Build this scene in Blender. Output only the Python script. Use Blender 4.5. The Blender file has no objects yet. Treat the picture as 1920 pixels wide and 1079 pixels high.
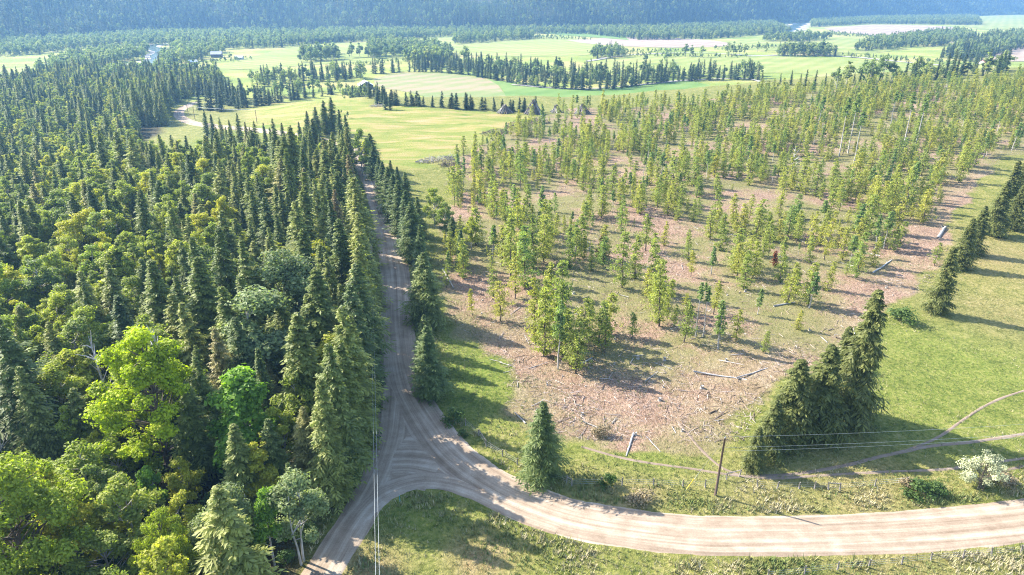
import bpy, bmesh, math, random
import numpy as np
from mathutils import Vector

random.seed(7)
RNG = np.random.default_rng(7)
R = math.radians
scn = bpy.context.scene
COL = scn.collection

# ------------------------------------------------------------------ camera, sky, sun, exposure
CAM_H, PITCH, FPX = 68.0, R(23.0), 1280.0          # drone height, downward tilt, focal length in photo pixels
SP, CP = math.sin(PITCH), math.cos(PITCH)
cam_d = bpy.data.cameras.new('camera'); cam = bpy.data.objects.new('camera', cam_d); COL.objects.link(cam)
cam_d.sensor_width = 36.0; cam_d.lens = FPX / 1920 * 36
cam_d.clip_start = 1.0; cam_d.clip_end = 30000
cam.location = (0, 0, CAM_H); cam.rotation_euler = (R(90) - PITCH, 0, 0)
scn.camera = cam

SUN_EL = R(36.0); SUN_AZ = (-0.90, 0.436)           # sun stands to the left and a little ahead
wld = bpy.data.worlds.new('World'); scn.world = wld; wld.use_nodes = True
wn = wld.node_tree; bg = wn.nodes['Background']
sky = wn.nodes.new('ShaderNodeTexSky'); sky.sky_type = 'NISHITA'; sky.sun_disc = False
sky.sun_elevation = SUN_EL; sky.sun_rotation = math.atan2(SUN_AZ[0], SUN_AZ[1])
wn.links.new(sky.outputs[0], bg.inputs[0]); bg.inputs[1].default_value = 0.15
sun_d = bpy.data.lights.new('sun', 'SUN'); sun_d.energy = 5.0; sun_d.angle = R(0.5); sun_d.color = (1.0, 0.94, 0.84)
sun = bpy.data.objects.new('sun', sun_d); COL.objects.link(sun)
sd = Vector((SUN_AZ[0] * math.cos(SUN_EL), SUN_AZ[1] * math.cos(SUN_EL), math.sin(SUN_EL)))
sun.rotation_euler = sd.to_track_quat('Z', 'Y').to_euler(); sun.location = sd * 500

scn.render.engine = 'CYCLES'
scn.view_settings.view_transform = 'Standard'; scn.view_settings.look = 'None'
scn.view_settings.gamma = 1.0; scn.view_settings.exposure = 1.68
cy = scn.cycles
cy.max_bounces = 4; cy.diffuse_bounces = 3; cy.glossy_bounces = 1; cy.transmission_bounces = 2
cy.volume_bounces = 0; cy.transparent_max_bounces = 4; cy.caustics_reflective = False; cy.caustics_refractive = False
cy.use_denoising = True; cy.denoiser = 'OPENIMAGEDENOISE'; cy.denoising_input_passes = 'RGB_ALBEDO_NORMAL'; cy.denoising_prefilter = 'NONE'; cy.sample_clamp_indirect = 4.0
cy.use_adaptive_sampling = False; cy.pixel_filter_type = 'BLACKMAN_HARRIS'; cy.filter_width = 1.1

# ------------------------------------------------------------------ terrain height and pixel helpers
def ss(a, b, x):
    t = np.clip((x - a) / (b - a), 0, 1); return t * t * (3 - 2 * t)

FOOT = np.array([[-2600, 110], [-400, 100], [0, 88], [150, 78], [400, 62], [800, 62], [1200, 58], [1450, 46], [1650, 36], [1920, 28], [2600, 26], [5000, 26]], float)
VALLEY_Z = -15.0
def _fy(v):                                        # distance along y of the valley floor seen at photo row v
    yv = (539.5 - v) / FPX
    return (CAM_H - VALLEY_Z) * (CP + yv * SP) / (SP - yv * CP)
FOOT_Y = _fy(FOOT[:, 1])
def T(x, y):
    x = np.asarray(x, float); y = np.asarray(y, float)
    edge = 515 + 0.35 * np.clip(x - 40, 0, 600)
    drop = ss(0, 110, y - edge)
    z = 0.55 * np.sin(x / 21 + 1.3) * np.sin(y / 27 + .4) + 0.35 * np.sin(x / 9.5 + y / 14)
    near_road = np.exp(-((y - 80) / 40) ** 2)
    z = z * (1 - .4 * near_road)
    z = z - 17 * ss(85, 280, -x) * ss(60, 200, y)
    z = z + 8 * ss(60, 320, x) * ss(150, 430, y)
    z = z * (1 - drop) + VALLEY_Z * drop
    yy = np.maximum(y, 1.0)
    u = 960 + FPX * x / (yy * CP + (CAM_H + 5) * SP)
    fy = np.interp(u, FOOT[:, 0], FOOT_Y)
    d = np.maximum(y - fy, 0)
    bump = 1 + .38 * np.sin(x / 105) * np.sin(y / 150 + x / 300) + .16 * np.sin(x / 47 + y / 120)
    z = z + 160 * (1 - np.exp(-d * 0.40 / 160)) * bump * ss(0, 60, d)
    return z

_TS = 40 * 1.004 ** np.arange(1250)
def at(u, v):
    """point of the ground that the photo shows at column u, row v"""
    dx = (u - 960) / FPX; yv = (539.5 - v) / FPX
    dy = CP + yv * SP; dz = -SP + yv * CP
    zz = CAM_H + dz * _TS - T(dx * _TS, dy * _TS)
    i = int(np.argmax(zz < 0)) if (zz < 0).any() else len(_TS) - 1
    i = max(i, 1)
    a, b = zz[i - 1], zz[i]; t = _TS[i - 1] + (_TS[i] - _TS[i - 1]) * (a / (a - b) if a != b else 0)
    x, y = dx * t, dy * t
    return Vector((x, y, float(T(x, y))))
def ats(lst): return np.array([at(*p)[:] for p in lst])
def proj(x, y, z):
    d = y * CP - (z - CAM_H) * SP
    return 960 + FPX * x / d, 539.5 - FPX * ((z - CAM_H) * CP + y * SP) / d
def top_z(P, v):                                    # height at P that shows at row v
    yv = (539.5 - v) / FPX
    return CAM_H + P[1] * (yv * CP - SP) / (CP + yv * SP)
def inside(x, y, poly):
    c = np.zeros(np.shape(x), bool); n = len(poly)
    for i in range(n):
        x0, y0 = poly[i][:2]; x1, y1 = poly[(i + 1) % n][:2]
        if y0 == y1: continue
        c ^= ((y0 > y) != (y1 > y)) & (x < (x1 - x0) * (y - y0) / (y1 - y0) + x0)
    return c
def segdist(x, y, line, closed=False):
    best = np.full(np.shape(x), 1e9); n = len(line)
    for i in range(n if closed else n - 1):
        a = np.array(line[i][:2]); b = np.array(line[(i + 1) % n][:2]); d = b - a; L = d @ d + 1e-9
        t = np.clip(((x - a[0]) * d[0] + (y - a[1]) * d[1]) / L, 0, 1)
        best = np.minimum(best, np.hypot(x - a[0] - t * d[0], y - a[1] - t * d[1]))
    return best
def sdist(x, y, poly):
    d = segdist(x, y, poly, True); return np.where(inside(x, y, poly), d, -d)
def smooth(pts, n=8):
    """Catmull-Rom through the points"""
    p = np.array(pts, float); p = np.vstack([2 * p[0] - p[1], p, 2 * p[-1] - p[-2]]); out = []
    for i in range(1, len(p) - 2):
        for k in range(n):
            t = k / n
            out.append(.5 * (2 * p[i] + (p[i + 1] - p[i - 1]) * t + (2 * p[i - 1] - 5 * p[i] + 4 * p[i + 1] - p[i + 2]) * t * t + (3 * p[i] - p[i - 1] - 3 * p[i + 1] + p[i + 2]) * t ** 3))
    out.append(p[-2]); return np.array(out)

# ------------------------------------------------------------------ object helpers
def tag(o, label=None, cat=None, group=None, kind=None):
    if label: o['label'] = label
    if cat: o['category'] = cat
    if group: o['group'] = group
    if kind: o['kind'] = kind
    return o
def link(name, data, parent=None, mat=None):
    o = bpy.data.objects.new(name, data); COL.objects.link(o)
    if parent is not None: o.parent = parent
    if mat is not None: data.materials.append(mat)
    return o
def empty(name, loc, rz=0.0, s=1.0):
    o = bpy.data.objects.new(name, None); COL.objects.link(o)
    o.location = loc; o.rotation_euler = (0, 0, rz); o.scale = (s, s, s); o.empty_display_size = .5
    return o
def mesh_np(name, v, f, tint=None, uv=None, smooth_=False, attrs=None):
    """v (n,3); f: (m,3) or (m,4) array or list of such arrays"""
    fs = f if isinstance(f, list) else [f]
    m = bpy.data.meshes.new(name); v = np.asarray(v, np.float32)
    m.vertices.add(len(v)); m.vertices.foreach_set('co', v.ravel())
    loops = np.concatenate([np.asarray(a, np.int32).ravel() for a in fs])
    tot = np.concatenate([np.full(len(a), a.shape[1], np.int32) for a in fs])
    st = np.concatenate([[0], np.cumsum(tot)[:-1]]).astype(np.int32)
    m.loops.add(len(loops)); m.loops.foreach_set('vertex_index', loops)
    m.polygons.add(len(tot)); m.polygons.foreach_set('loop_start', st)
    m.polygons.foreach_set('use_smooth', np.full(len(tot), smooth_, bool))
    at_ = dict(attrs or {})
    if tint is not None: at_['tint'] = tint
    for k, a in at_.items():
        A = m.attributes.new(k, 'FLOAT', 'POINT'); A.data.foreach_set('value', np.asarray(a, np.float32))
    if uv is not None:
        A = m.attributes.new('UVMap', 'FLOAT2', 'CORNER'); A.data.foreach_set('vector', np.asarray(uv, np.float32)[loops].ravel())
    m.update(); m.validate(); return m
class MB:
    """collects tubes and boxes for one mesh"""
    def __init__(s): s.v = []; s.f4 = []; s.f3 = []; s.n = 0
    def add(s, v, f4=None, f3=None):
        v = np.asarray(v, float); s.v.append(v)
        if f4 is not None and len(f4): s.f4.append(np.asarray(f4) + s.n)
        if f3 is not None and len(f3): s.f3.append(np.asarray(f3) + s.n)
        s.n += len(v)
    def tube(s, pts, rad, sides=6, cap=True):
        pts = np.asarray(pts, float); n = len(pts); rad = np.broadcast_to(np.asarray(rad, float), (n,))
        vs = []
        d = np.gradient(pts, axis=0); d /= np.linalg.norm(d, axis=1)[:, None] + 1e-9
        ref = np.array([0, 0, 1.]) if abs(d[0][2]) < .8 else np.array([1., 0, 0])
        for i in range(n):
            a = np.cross(d[i], ref); a /= np.linalg.norm(a) + 1e-9; b = np.cross(d[i], a)
            th = np.arange(sides) * 2 * math.pi / sides
            vs.append(pts[i] + rad[i] * (np.cos(th)[:, None] * a + np.sin(th)[:, None] * b))
        v = np.vstack(vs); f = []
        for i in range(n - 1):
            for k in range(sides):
                k2 = (k + 1) % sides
                f.append((i * sides + k, i * sides + k2, (i + 1) * sides + k2, (i + 1) * sides + k))
        f3 = []
        if cap:
            c0 = len(v); v = np.vstack([v, pts[0], pts[-1]])
            for k in range(sides):
                k2 = (k + 1) % sides
                f3.append((c0, k, k2)); f3.append((c0 + 1, (n - 1) * sides + k2, (n - 1) * sides + k))
        s.add(v, f, f3)
    def box(s, c, size, rz=0):
        c = np.array(c, float); h = np.array(size, float) / 2
        q = np.array([[x, y, z] for x in (-1, 1) for y in (-1, 1) for z in (-1, 1)]) * h
        cz, sz = math.cos(rz), math.sin(rz)
        q = np.c_[q[:, 0] * cz - q[:, 1] * sz, q[:, 0] * sz + q[:, 1] * cz, q[:, 2]] + c
        s.add(q, [(0, 1, 3, 2), (4, 6, 7, 5), (0, 4, 5, 1), (2, 3, 7, 6), (0, 2, 6, 4), (1, 5, 7, 3)])
    def mesh(s, name, smooth_=False):
        fs = []
        if s.f4: fs.append(np.vstack(s.f4).astype(np.int32))
        if s.f3: fs.append(np.vstack(s.f3).astype(np.int32))
        return mesh_np(name, np.vstack(s.v), fs, smooth_=smooth_)

# ------------------------------------------------------------------ materials
def newmat(name):
    m = bpy.data.materials.new(name); m.use_nodes = True; nt = m.node_tree
    return m, nt, nt.nodes['Principled BSDF']
def N(nt, typ, **kw):
    n = nt.nodes.new(typ)
    for k, v in kw.items():
        if k.startswith('i_'): n.inputs[k[2:].replace('_', ' ')].default_value = v
        else: setattr(n, k, v)
    return n
def mix(nt, fac, a, b, blend='MIX'):
    n = nt.nodes.new('ShaderNodeMix'); n.data_type = 'RGBA'; n.blend_type = blend; n.clamp_factor = True
    for sock, val in ((n.inputs[0], fac), (n.inputs[6], a), (n.inputs[7], b)):
        if hasattr(val, 'is_linked'): nt.links.new(val, sock)
        elif isinstance(val, (tuple, list)): sock.default_value = (*val[:3], 1)
        else: sock.default_value = val
    return n.outputs[2]
def math_(nt, op, a, b=None, c=None):
    n = nt.nodes.new('ShaderNodeMath'); n.operation = op
    for i, val in enumerate((a, b, c)):
        if val is None: continue
        if hasattr(val, 'is_linked'): nt.links.new(val, n.inputs[i])
        else: n.inputs[i].default_value = val
    return n.outputs[0]
def noise(nt, scale, detail=3, rough=.6, vec=None, dist=0.0):
    n = nt.nodes.new('ShaderNodeTexNoise'); n.inputs['Scale'].default_value = scale; n.inputs['Detail'].default_value = detail
    n.inputs['Roughness'].default_value = rough; n.inputs['Distortion'].default_value = dist
    if vec is not None: nt.links.new(vec, n.inputs['Vector'])
    return n.outputs['Fac']
def ramp(nt, fac, stops):
    n = nt.nodes.new('ShaderNodeValToRGB'); e = n.color_ramp.elements
    while len(e) < len(stops): e.new(.5)
    for i, (p, c) in enumerate(stops):
        e[i].position = p; e[i].color = (*c[:3], 1) if isinstance(c, (tuple, list)) else (c, c, c, 1)
    nt.links.new(fac, n.inputs[0]); return n.outputs[0]
def attr(nt, name):
    n = nt.nodes.new('ShaderNodeAttribute'); n.attribute_name = name; return n.outputs['Fac']
def geo_pos(nt): return nt.nodes.new('ShaderNodeNewGeometry').outputs['Position']
def bump(nt, h, bsdf, dist=.1, strength=.6):
    b = nt.nodes.new('ShaderNodeBump'); b.inputs['Distance'].default_value = dist; b.inputs['Strength'].default_value = strength
    nt.links.new(h, b.inputs['Height']); nt.links.new(b.outputs[0], bsdf.inputs['Normal'])

def foliage(name, stops, transl=.35, ybias=(1.25, 1.2, .55), spread=.55):
    """leaf material: colour by the tree (object random), by the leaf (tint), light passing through"""
    m, nt, b = newmat(name); L = nt.links
    oi = nt.nodes.new('ShaderNodeObjectInfo')
    col = ramp(nt, oi.outputs['Random'], stops)
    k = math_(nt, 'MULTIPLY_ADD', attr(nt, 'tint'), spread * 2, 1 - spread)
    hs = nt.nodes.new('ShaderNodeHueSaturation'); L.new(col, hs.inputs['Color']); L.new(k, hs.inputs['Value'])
    hue = math_(nt, 'MULTIPLY_ADD', attr(nt, 'tint'), -.025, .512); L.new(hue, hs.inputs['Hue'])
    col = hs.outputs[0]
    L.new(col, b.inputs['Base Color']); b.inputs['Roughness'].default_value = .55; b.inputs['Specular IOR Level'].default_value = .25
    tr = nt.nodes.new('ShaderNodeBsdfTranslucent'); L.new(mix(nt, 1.0, col, ybias, 'MULTIPLY'), tr.inputs[0])
    ms = nt.nodes.new('ShaderNodeMixShader'); ms.inputs[0].default_value = transl
    L.new(b.outputs[0], ms.inputs[1]); L.new(tr.outputs[0], ms.inputs[2])
    L.new(ms.outputs[0], nt.nodes['Material Output'].inputs[0]); return m
def bark(name, c0, c1, sc=6.0):
    m, nt, b = newmat(name)
    f = noise(nt, sc, 4, .7); nt.links.new(ramp(nt, f, [(.35, c0), (.65, c1)]), b.inputs['Base Color'])
    b.inputs['Roughness'].default_value = .9; bump(nt, f, b, .05, .8); return m
def plain(name, c, rough=.8, metal=0, var=.25, sc=4):
    m, nt, b = newmat(name); f = noise(nt, sc, 4, .6)
    nt.links.new(ramp(nt, f, [(.3, tuple(x * (1 - var) for x in c)), (.7, tuple(min(1, x * (1 + var)) for x in c))]), b.inputs['Base Color'])
    b.inputs['Roughness'].default_value = rough; b.inputs['Metallic'].default_value = metal; return m

M = {}
M['spruce'] = foliage('spruce_needles', [(0, (.125, .165, .058)), (.35, (.190, .225, .062)), (.7, (.25, .272, .078)), (.92, (.30, .305, .09)), (1, (.29, .23, .12))], .42, (1.1, 1.25, .5))
M['roadfir'] = foliage('fir_needles', [(0, (.115, .165, .058)), (1, (.175, .212, .066))], .42, (1.1, 1.25, .5))
M['cedar'] = foliage('cedar_sprays', [(0, (.120, .138, .040)), (1, (.145, .160, .048))], .40, (1.12, 1.25, .5))
M['leaf'] = foliage('broad_leaves', [(0, (.170, .215, .065)), (.3, (.24, .280, .062)), (.6, (.325, .345, .050)), (.85, (.41, .385, .045)), (1, (.24, .30, .06))], .5, (1.08, 1.25, .4))
M['maple'] = foliage('bright_maple_leaves', [(0, (.31, .375, .018)), (1, (.33, .385, .020))], .52, (1.08, 1.25, .3))
M['olive_maple'] = foliage('olive_maple_leaves', [(0, (.24, .29, .035)), (1, (.26, .30, .04))], .5, (1.08, 1.22, .35))
M['grey_leaf'] = foliage('grey_green_leaves', [(0, (.185, .235, .100)), (1, (.235, .275, .115))], .45, (1.08, 1.18, .6))
M['vivid_leaf'] = foliage('vivid_leaves', [(0, (.15, .265, .035)), (1, (.18, .29, .04))], .5, (1.08, 1.22, .4))
M['young'] = foliage('young_cedar_sprays', [(0, (.26, .305, .085)), (.4, (.345, .362, .088)), (.75, (.43, .405, .098)), (1, (.23, .31, .095))], .5, (1.1, 1.22, .45))
M['birchleaf'] = foliage('birch_leaves', [(0, (.20, .285, .105)), (1, (.25, .32, .105))], .5, (1.08, 1.2, .5))
M['valley_con'] = foliage('valley_conifer_needles', [(0, (.045, .080, .036)), (.5, (.085, .125, .046)), (.85, (.14, .175, .062)), (1, (.19, .20, .08))], .4, (1.1, 1.22, .5))
M['valley_leaf'] = foliage('valley_leaves', [(0, (.15, .205, .085)), (.6, (.215, .265, .10)), (1, (.29, .32, .11))], .46, (1.08, 1.2, .5))
M['rust'] = foliage('rusty_needles', [(0, (.20, .075, .03)), (1, (.24, .10, .04))], .25, (1.2, 1, .7))
M['blossom'] = foliage('white_blossom', [(0, (.40, .42, .25)), (1, (.42, .44, .28))], .3, (1, 1, .9), .75)
M['shrub'] = foliage('shrub_leaves', [(0, (.06, .115, .025)), (1, (.09, .145, .035))], .4)
M['drybrush'] = foliage('dry_brush_twigs', [(0, (.20, .16, .085)), (1, (.25, .20, .11))], .2, (1, 1, .8))
M['bark'] = bark('brown_bark', (.06, .045, .035), (.17, .13, .10))
M['bark_pale'] = bark('pale_bark', (.22, .20, .18), (.45, .42, .38))
M['bark_white'] = bark('white_birch_bark', (.24, .22, .20), (.50, .47, .43), 3)
M['dead'] = bark('bleached_dead_wood', (.30, .28, .27), (.55, .52, .50))

# ------------------------------------------------------------------ regions of the ground, outlined where they lie
FOREST = ats([(480, 1250), (570, 1079), (630, 975), (662, 900), (686, 800), (694, 700), (695, 600), (688, 500), (675, 420), (664, 360), (652, 318), (640, 303), (560, 300),
              (470, 300), (400, 318), (260, 312), (248, 282), (300, 250), (316, 222), (316, 203), (345, 186), (400, 172), (420, 152), (300, 141), (150, 132), (-500, 122), (-900, 1250)])
CUT = ats([(905, 268), (850, 300), (835, 350), (840, 420), (815, 480), (822, 560), (850, 625), (945, 690), (948, 765), (1000, 800), (1130, 835), (1300, 850), (1390, 835), (1450, 720),
           (1600, 690), (1660, 600), (1770, 500), (1800, 400), (1880, 300), (2300, 230), (2500, 152), (1700, 158), (1400, 180), (1200, 200), (1060, 206), (1000, 222), (940, 250)])
MEADOW = ats([(452, 205), (520, 190), (640, 180), (700, 196), (900, 208), (1010, 220), (960, 248), (905, 268), (850, 300), (790, 318), (720, 320), (690, 290), (640, 262), (560, 262), (470, 240)])
SKID = ats([(1640, 620), (1700, 540), (1765, 455), (1800, 395), (1850, 330)])
BARE = ats([(960, 640), (1010, 700), (1120, 760), (1240, 770), (1390, 720), (1460, 690)])

def lowf(x, y, a, s=0.):
    return np.sin(x / a + s) * np.sin(y / (a * 1.17) + s * 1.7) + .5 * np.sin(x / (a * .41) + y / (a * .63) + s) + .35 * np.sin(x / (a * .23) - y / (a * .19) + 2 * s)

# ------------------------------------------------------------------ the ground sheet
def build_ground():
    cx, cy = 0.0, -70.0
    rows = [75.0]
    while rows[-1] < 5200: rows.append(rows[-1] * 1.0095)
    rows = np.array(rows); th = np.radians(np.arange(-72, 72.01, .36))
    r, t = np.meshgrid(rows, th, indexing='ij')
    x = cx + r * np.sin(t); y = cy + r * np.cos(t); z = T(x, y)
    nr, nc = x.shape
    X, Y = x.ravel(), y.ravel()
    df = sdist(X, Y, FOREST); dc = sdist(X, Y, CUT); dm = sdist(X, Y, MEADOW)
    wob = lowf(X, Y, 11, .5) * 2.0
    floor = ss(-3, 4, df + wob * .7); cut = ss(-4, 5, dc + wob * 1.3) * (1 - floor); mead = ss(-5, 6, dm + wob) * (1 - cut)
    mtn = ss(5, 40, Y - np.interp(960 + FPX * X / (np.maximum(Y, 1) * CP + 73 * SP), FOOT[:, 0], FOOT_Y)) * (Y > 500)
    edge = 515 + 0.35 * np.clip(X - 40, 0, 600)
    val = ss(60, 120, Y - edge) * (1 - mtn)
    lush = np.zeros_like(X)
    for (u, v, rad, k) in ((890, 700, 14, 1), (850, 640, 8, .8), (880, 745, 12, .9), (840, 560, 7, .6), (1180, 840, 14, .8), (1380, 800, 8, .6), (1440, 900, 16, .7), (760, 1000, 10, .9),
                           (1830, 660, 26, .9), (1750, 740, 24, .7), (1900, 800, 25, .5), (700, 410, 9, .9), (705, 560, 9, .8), (700, 700, 9, .8), (1300, 820, 9, .5), (1850, 1060, 14, .8),
                           (980, 970, 10, .5), (1100, 1020, 10, .5), (1500, 1060, 14, .4), (420, 262, 26, 1.2), (600, 190, 30, .3), (830, 290, 26, .35), (640, 200, 24, .5), (1350, 880, 10, .7)):
        P = at(u, v); lush = np.maximum(lush, k * np.exp(-(np.hypot(X - P[0], Y - P[1]) / rad) ** 2))
    dry = np.zeros_like(X)
    for (u, v, rad, k) in ((900, 1050, 5, 1), (690, 1070, 6, .9), (1200, 925, 5, .7), (1900, 600, 20, .5), (1870, 480, 26, .55), (1450, 935, 14, .5), (1620, 925, 12, .6), (1150, 940, 9, .5), (1700, 1055, 14, .5)):
        P = at(u, v); dry = np.maximum(dry, k * np.exp(-(np.hypot(X - P[0], Y - P[1]) / rad) ** 2))
    bare = np.exp(-(segdist(X, Y, SKID) / 9) ** 2) * 1.0
    bare = np.maximum(bare, np.exp(-(segdist(X, Y, BARE) / 11) ** 2) * .9)
    A = dict(floor=floor, cut=cut, mead=mead, mtn=mtn, val=val, lush=lush, dry=dry, bare=bare)
    V = np.c_[X, Y, z.ravel()]
    i, j = np.meshgrid(np.arange(nr - 1), np.arange(nc - 1), indexing='ij')
    a = (i * nc + j).ravel(); F = np.c_[a, a + 1, a + nc + 1, a + nc][:, ::-1]
    # face regions, each a named sheet of the one ground
    key = np.zeros(len(V), int)
    key[floor > .5] = 1; key[cut > .5] = 2; key[mead > .5] = 3; key[val > .5] = 4; key[mtn > .5] = 5
    fk = key[F].max(axis=1)
    names = ['ground', 'forest_floor', 'clearing_ground', 'meadow', 'valley_floor', 'mountain_slope']
    mat = ground_mat()
    for k, nm in enumerate(names):
        f = F[fk == k]
        if not len(f): continue
        used = np.unique(f); mp = np.full(len(V), -1); mp[used] = np.arange(len(used))
        m = mesh_np(nm, V[used], mp[f], smooth_=True, attrs={q: w[used] for q, w in A.items()})
        tag(link(nm, m, None, mat), kind='structure')

def ground_mat():
    m, nt, b = newmat('ground_cover'); L = nt.links; P = geo_pos(nt)
    n_big = noise(nt, .035, 4, .6, P); n_mid = noise(nt, .22, 4, .65, P); n_fine = noise(nt, 1.5, 4, .7, P); n_tiny = noise(nt, 5.0, 3, .7, P)
    vary = math_(nt, 'ADD', math_(nt, 'MULTIPLY', n_mid, .42), math_(nt, 'MULTIPLY', n_fine, .58))
    # grass
    g = ramp(nt, vary, [(.37, (.080, .106, .023)), (.46, (.170, .184, .045)), (.55, (.25, .235, .076)), (.65, (.38, .325, .165))])
    lushc = ramp(nt, vary, [(.38, (.06, .115, .016)), (.5, (.145, .205, .032)), (.62, (.25, .26, .065))])
    lf = math_(nt, 'MULTIPLY', attr(nt, 'lush'), math_(nt, 'MULTIPLY_ADD', n_mid, 2.2, -.35))
    g = mix(nt, lf, g, lushc)
    dryc = ramp(nt, n_fine, [(.3, (.20, .13, .065)), (.55, (.36, .27, .15)), (.75, (.46, .38, .24))])
    g = mix(nt, math_(nt, 'MULTIPLY', attr(nt, 'dry'), math_(nt, 'MULTIPLY_ADD', n_mid, 1.8, .0)), g, dryc)
    # meadow: yellow green with tan drifts, stretched along the mowing direction
    mp = N(nt, 'ShaderNodeMapping'); L.new(P, mp.inputs[0]); mp.inputs['Scale'].default_value = (.35, 1.0, 1.0); mp.inputs['Rotation'].default_value = (0, 0, .35)
    nm = noise(nt, .11, 5, .65, mp.outputs[0], .6)
    md = ramp(nt, nm, [(.34, (.15, .20, .036)), (.45, (.23, .25, .058)), (.55, (.31, .27, .095)), (.67, (.42, .30, .16))])
    md = mix(nt, math_(nt, 'MULTIPLY', attr(nt, 'lush'), .7), md, (.14, .22, .03))
    g = mix(nt, attr(nt, 'mead'), g, md)
    # logged ground: chips, bark, bare soil, green patches
    vo = N(nt, 'ShaderNodeTexVoronoi'); vo.inputs['Scale'].default_value = 2.6; L.new(P, vo.inputs['Vector'])
    mp2 = N(nt, 'ShaderNodeMapping'); L.new(P, mp2.inputs[0]); mp2.inputs['Scale'].default_value = (1, .35, 1); mp2.inputs['Rotation'].default_value = (0, 0, .9)
    chip = noise(nt, 3.2, 4, .75, mp2.outputs[0], 1.2)
    s = ramp(nt, chip, [(.32, (.055, .038, .030)), (.43, (.185, .118, .090)), (.53, (.33, .225, .175)), (.64, (.50, .39, .335)), (.76, (.70, .62, .57))])
    s2 = ramp(nt, math_(nt, 'ADD', math_(nt, 'MULTIPLY', n_mid, .6), math_(nt, 'MULTIPLY', n_big, .4)), [(.38, (.11, .075, .05)), (.46, (.25, .165, .12)), (.54, (.34, .245, .19)), (.64, (.45, .38, .32))])
    s = mix(nt, .38, s, s2); s = mix(nt, 1.0, s, (1.16, 1.12, 1.12), 'MULTIPLY')
    gp = math_(nt, 'ADD', math_(nt, 'MULTIPLY', n_big, .75), math_(nt, 'MULTIPLY', vary, .5))
    gp = ramp(nt, gp, [(.545, 0.0), (.65, 1.0)])
    gp = math_(nt, 'MULTIPLY', gp, math_(nt, 'SUBTRACT', 1.0, math_(nt, 'MULTIPLY', attr(nt, 'bare'), .75)))
    gcut = ramp(nt, vary, [(.32, (.085, .115, .026)), (.5, (.18, .185, .060)), (.68, (.29, .25, .13))])
    s = mix(nt, math_(nt, 'MULTIPLY', gp, .85), s, gcut)
    cutw = math_(nt, 'ADD', attr(nt, 'cut'), math_(nt, 'MULTIPLY_ADD', n_mid, .8, -.4))
    cutw = math_(nt, 'MULTIPLY', ramp(nt, cutw, [(.35, 0.0), (.62, 1.0)]), math_(nt, 'GREATER_THAN', attr(nt, 'cut'), .001))
    g = mix(nt, cutw, g, s)
    # forest floor, valley grass, mountain soil
    ff = ramp(nt, vary, [(.35, (.035, .042, .016)), (.55, (.075, .062, .034)), (.72, (.15, .11, .075))])
    g = mix(nt, attr(nt, 'floor'), g, ff)
    vc = ramp(nt, noise(nt, .012, 5, .6, P), [(.38, (.20, .26, .055)), (.5, (.29, .32, .080)), (.6, (.37, .33, .13))])
    g = mix(nt, attr(nt, 'val'), g, vc)
    g = mix(nt, attr(nt, 'mtn'), g, (.05, .055, .03))
    g = mix(nt, 1.0, g, (.84, .84, .76), 'MULTIPLY')
    L.new(g, b.inputs['Base Color']); b.inputs['Roughness'].default_value = .95; b.inputs['Specular IOR Level'].default_value = .1
    h = math_(nt, 'ADD', math_(nt, 'MULTIPLY', n_fine, .7), math_(nt, 'MULTIPLY', n_tiny, .35))
    bump(nt, h, b, .6, .9)
    return m
build_ground()

# ------------------------------------------------------------------ roads, tracks, fields, river
def gravel_mat(name, c_dark, c_mid, c_light, streak=1.0):
    m, nt, b = newmat(name); L = nt.links; P = geo_pos(nt)
    uv = N(nt, 'ShaderNodeUVMap'); uv.uv_map = 'UVMap'
    mp = N(nt, 'ShaderNodeMapping'); L.new(uv.outputs[0], mp.inputs[0]); mp.inputs['Scale'].default_value = (1.0, .022, 1)
    st = noise(nt, 1.15, 5, .62, mp.outputs[0], .35)
    n1 = noise(nt, .35, 4, .6, P); n2 = noise(nt, 4.5, 4, .75, P)
    f = math_(nt, 'ADD', math_(nt, 'MULTIPLY', st, .55 * streak), math_(nt, 'MULTIPLY', n1, .25 + .3 * (1 - streak)))
    f = math_(nt, 'ADD', f, math_(nt, 'MULTIPLY', n2, .20))
    L.new(ramp(nt, f, [(.36, c_dark), (.5, c_mid), (.62, c_light)]), b.inputs['Base Color'])
    b.inputs['Roughness'].default_value = .95; b.inputs['Specular IOR Level'].default_value = .15
    bump(nt, math_(nt, 'ADD', math_(nt, 'MULTIPLY', n2, .6), st), b, .09, .6); return m
M['gravel'] = gravel_mat('road_gravel', (.165, .118, .080), (.292, .226, .164), (.43, .358, .280))
M['dirt'] = gravel_mat('track_dirt', (.15, .11, .08), (.23, .175, .13), (.31, .25, .20))
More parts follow.
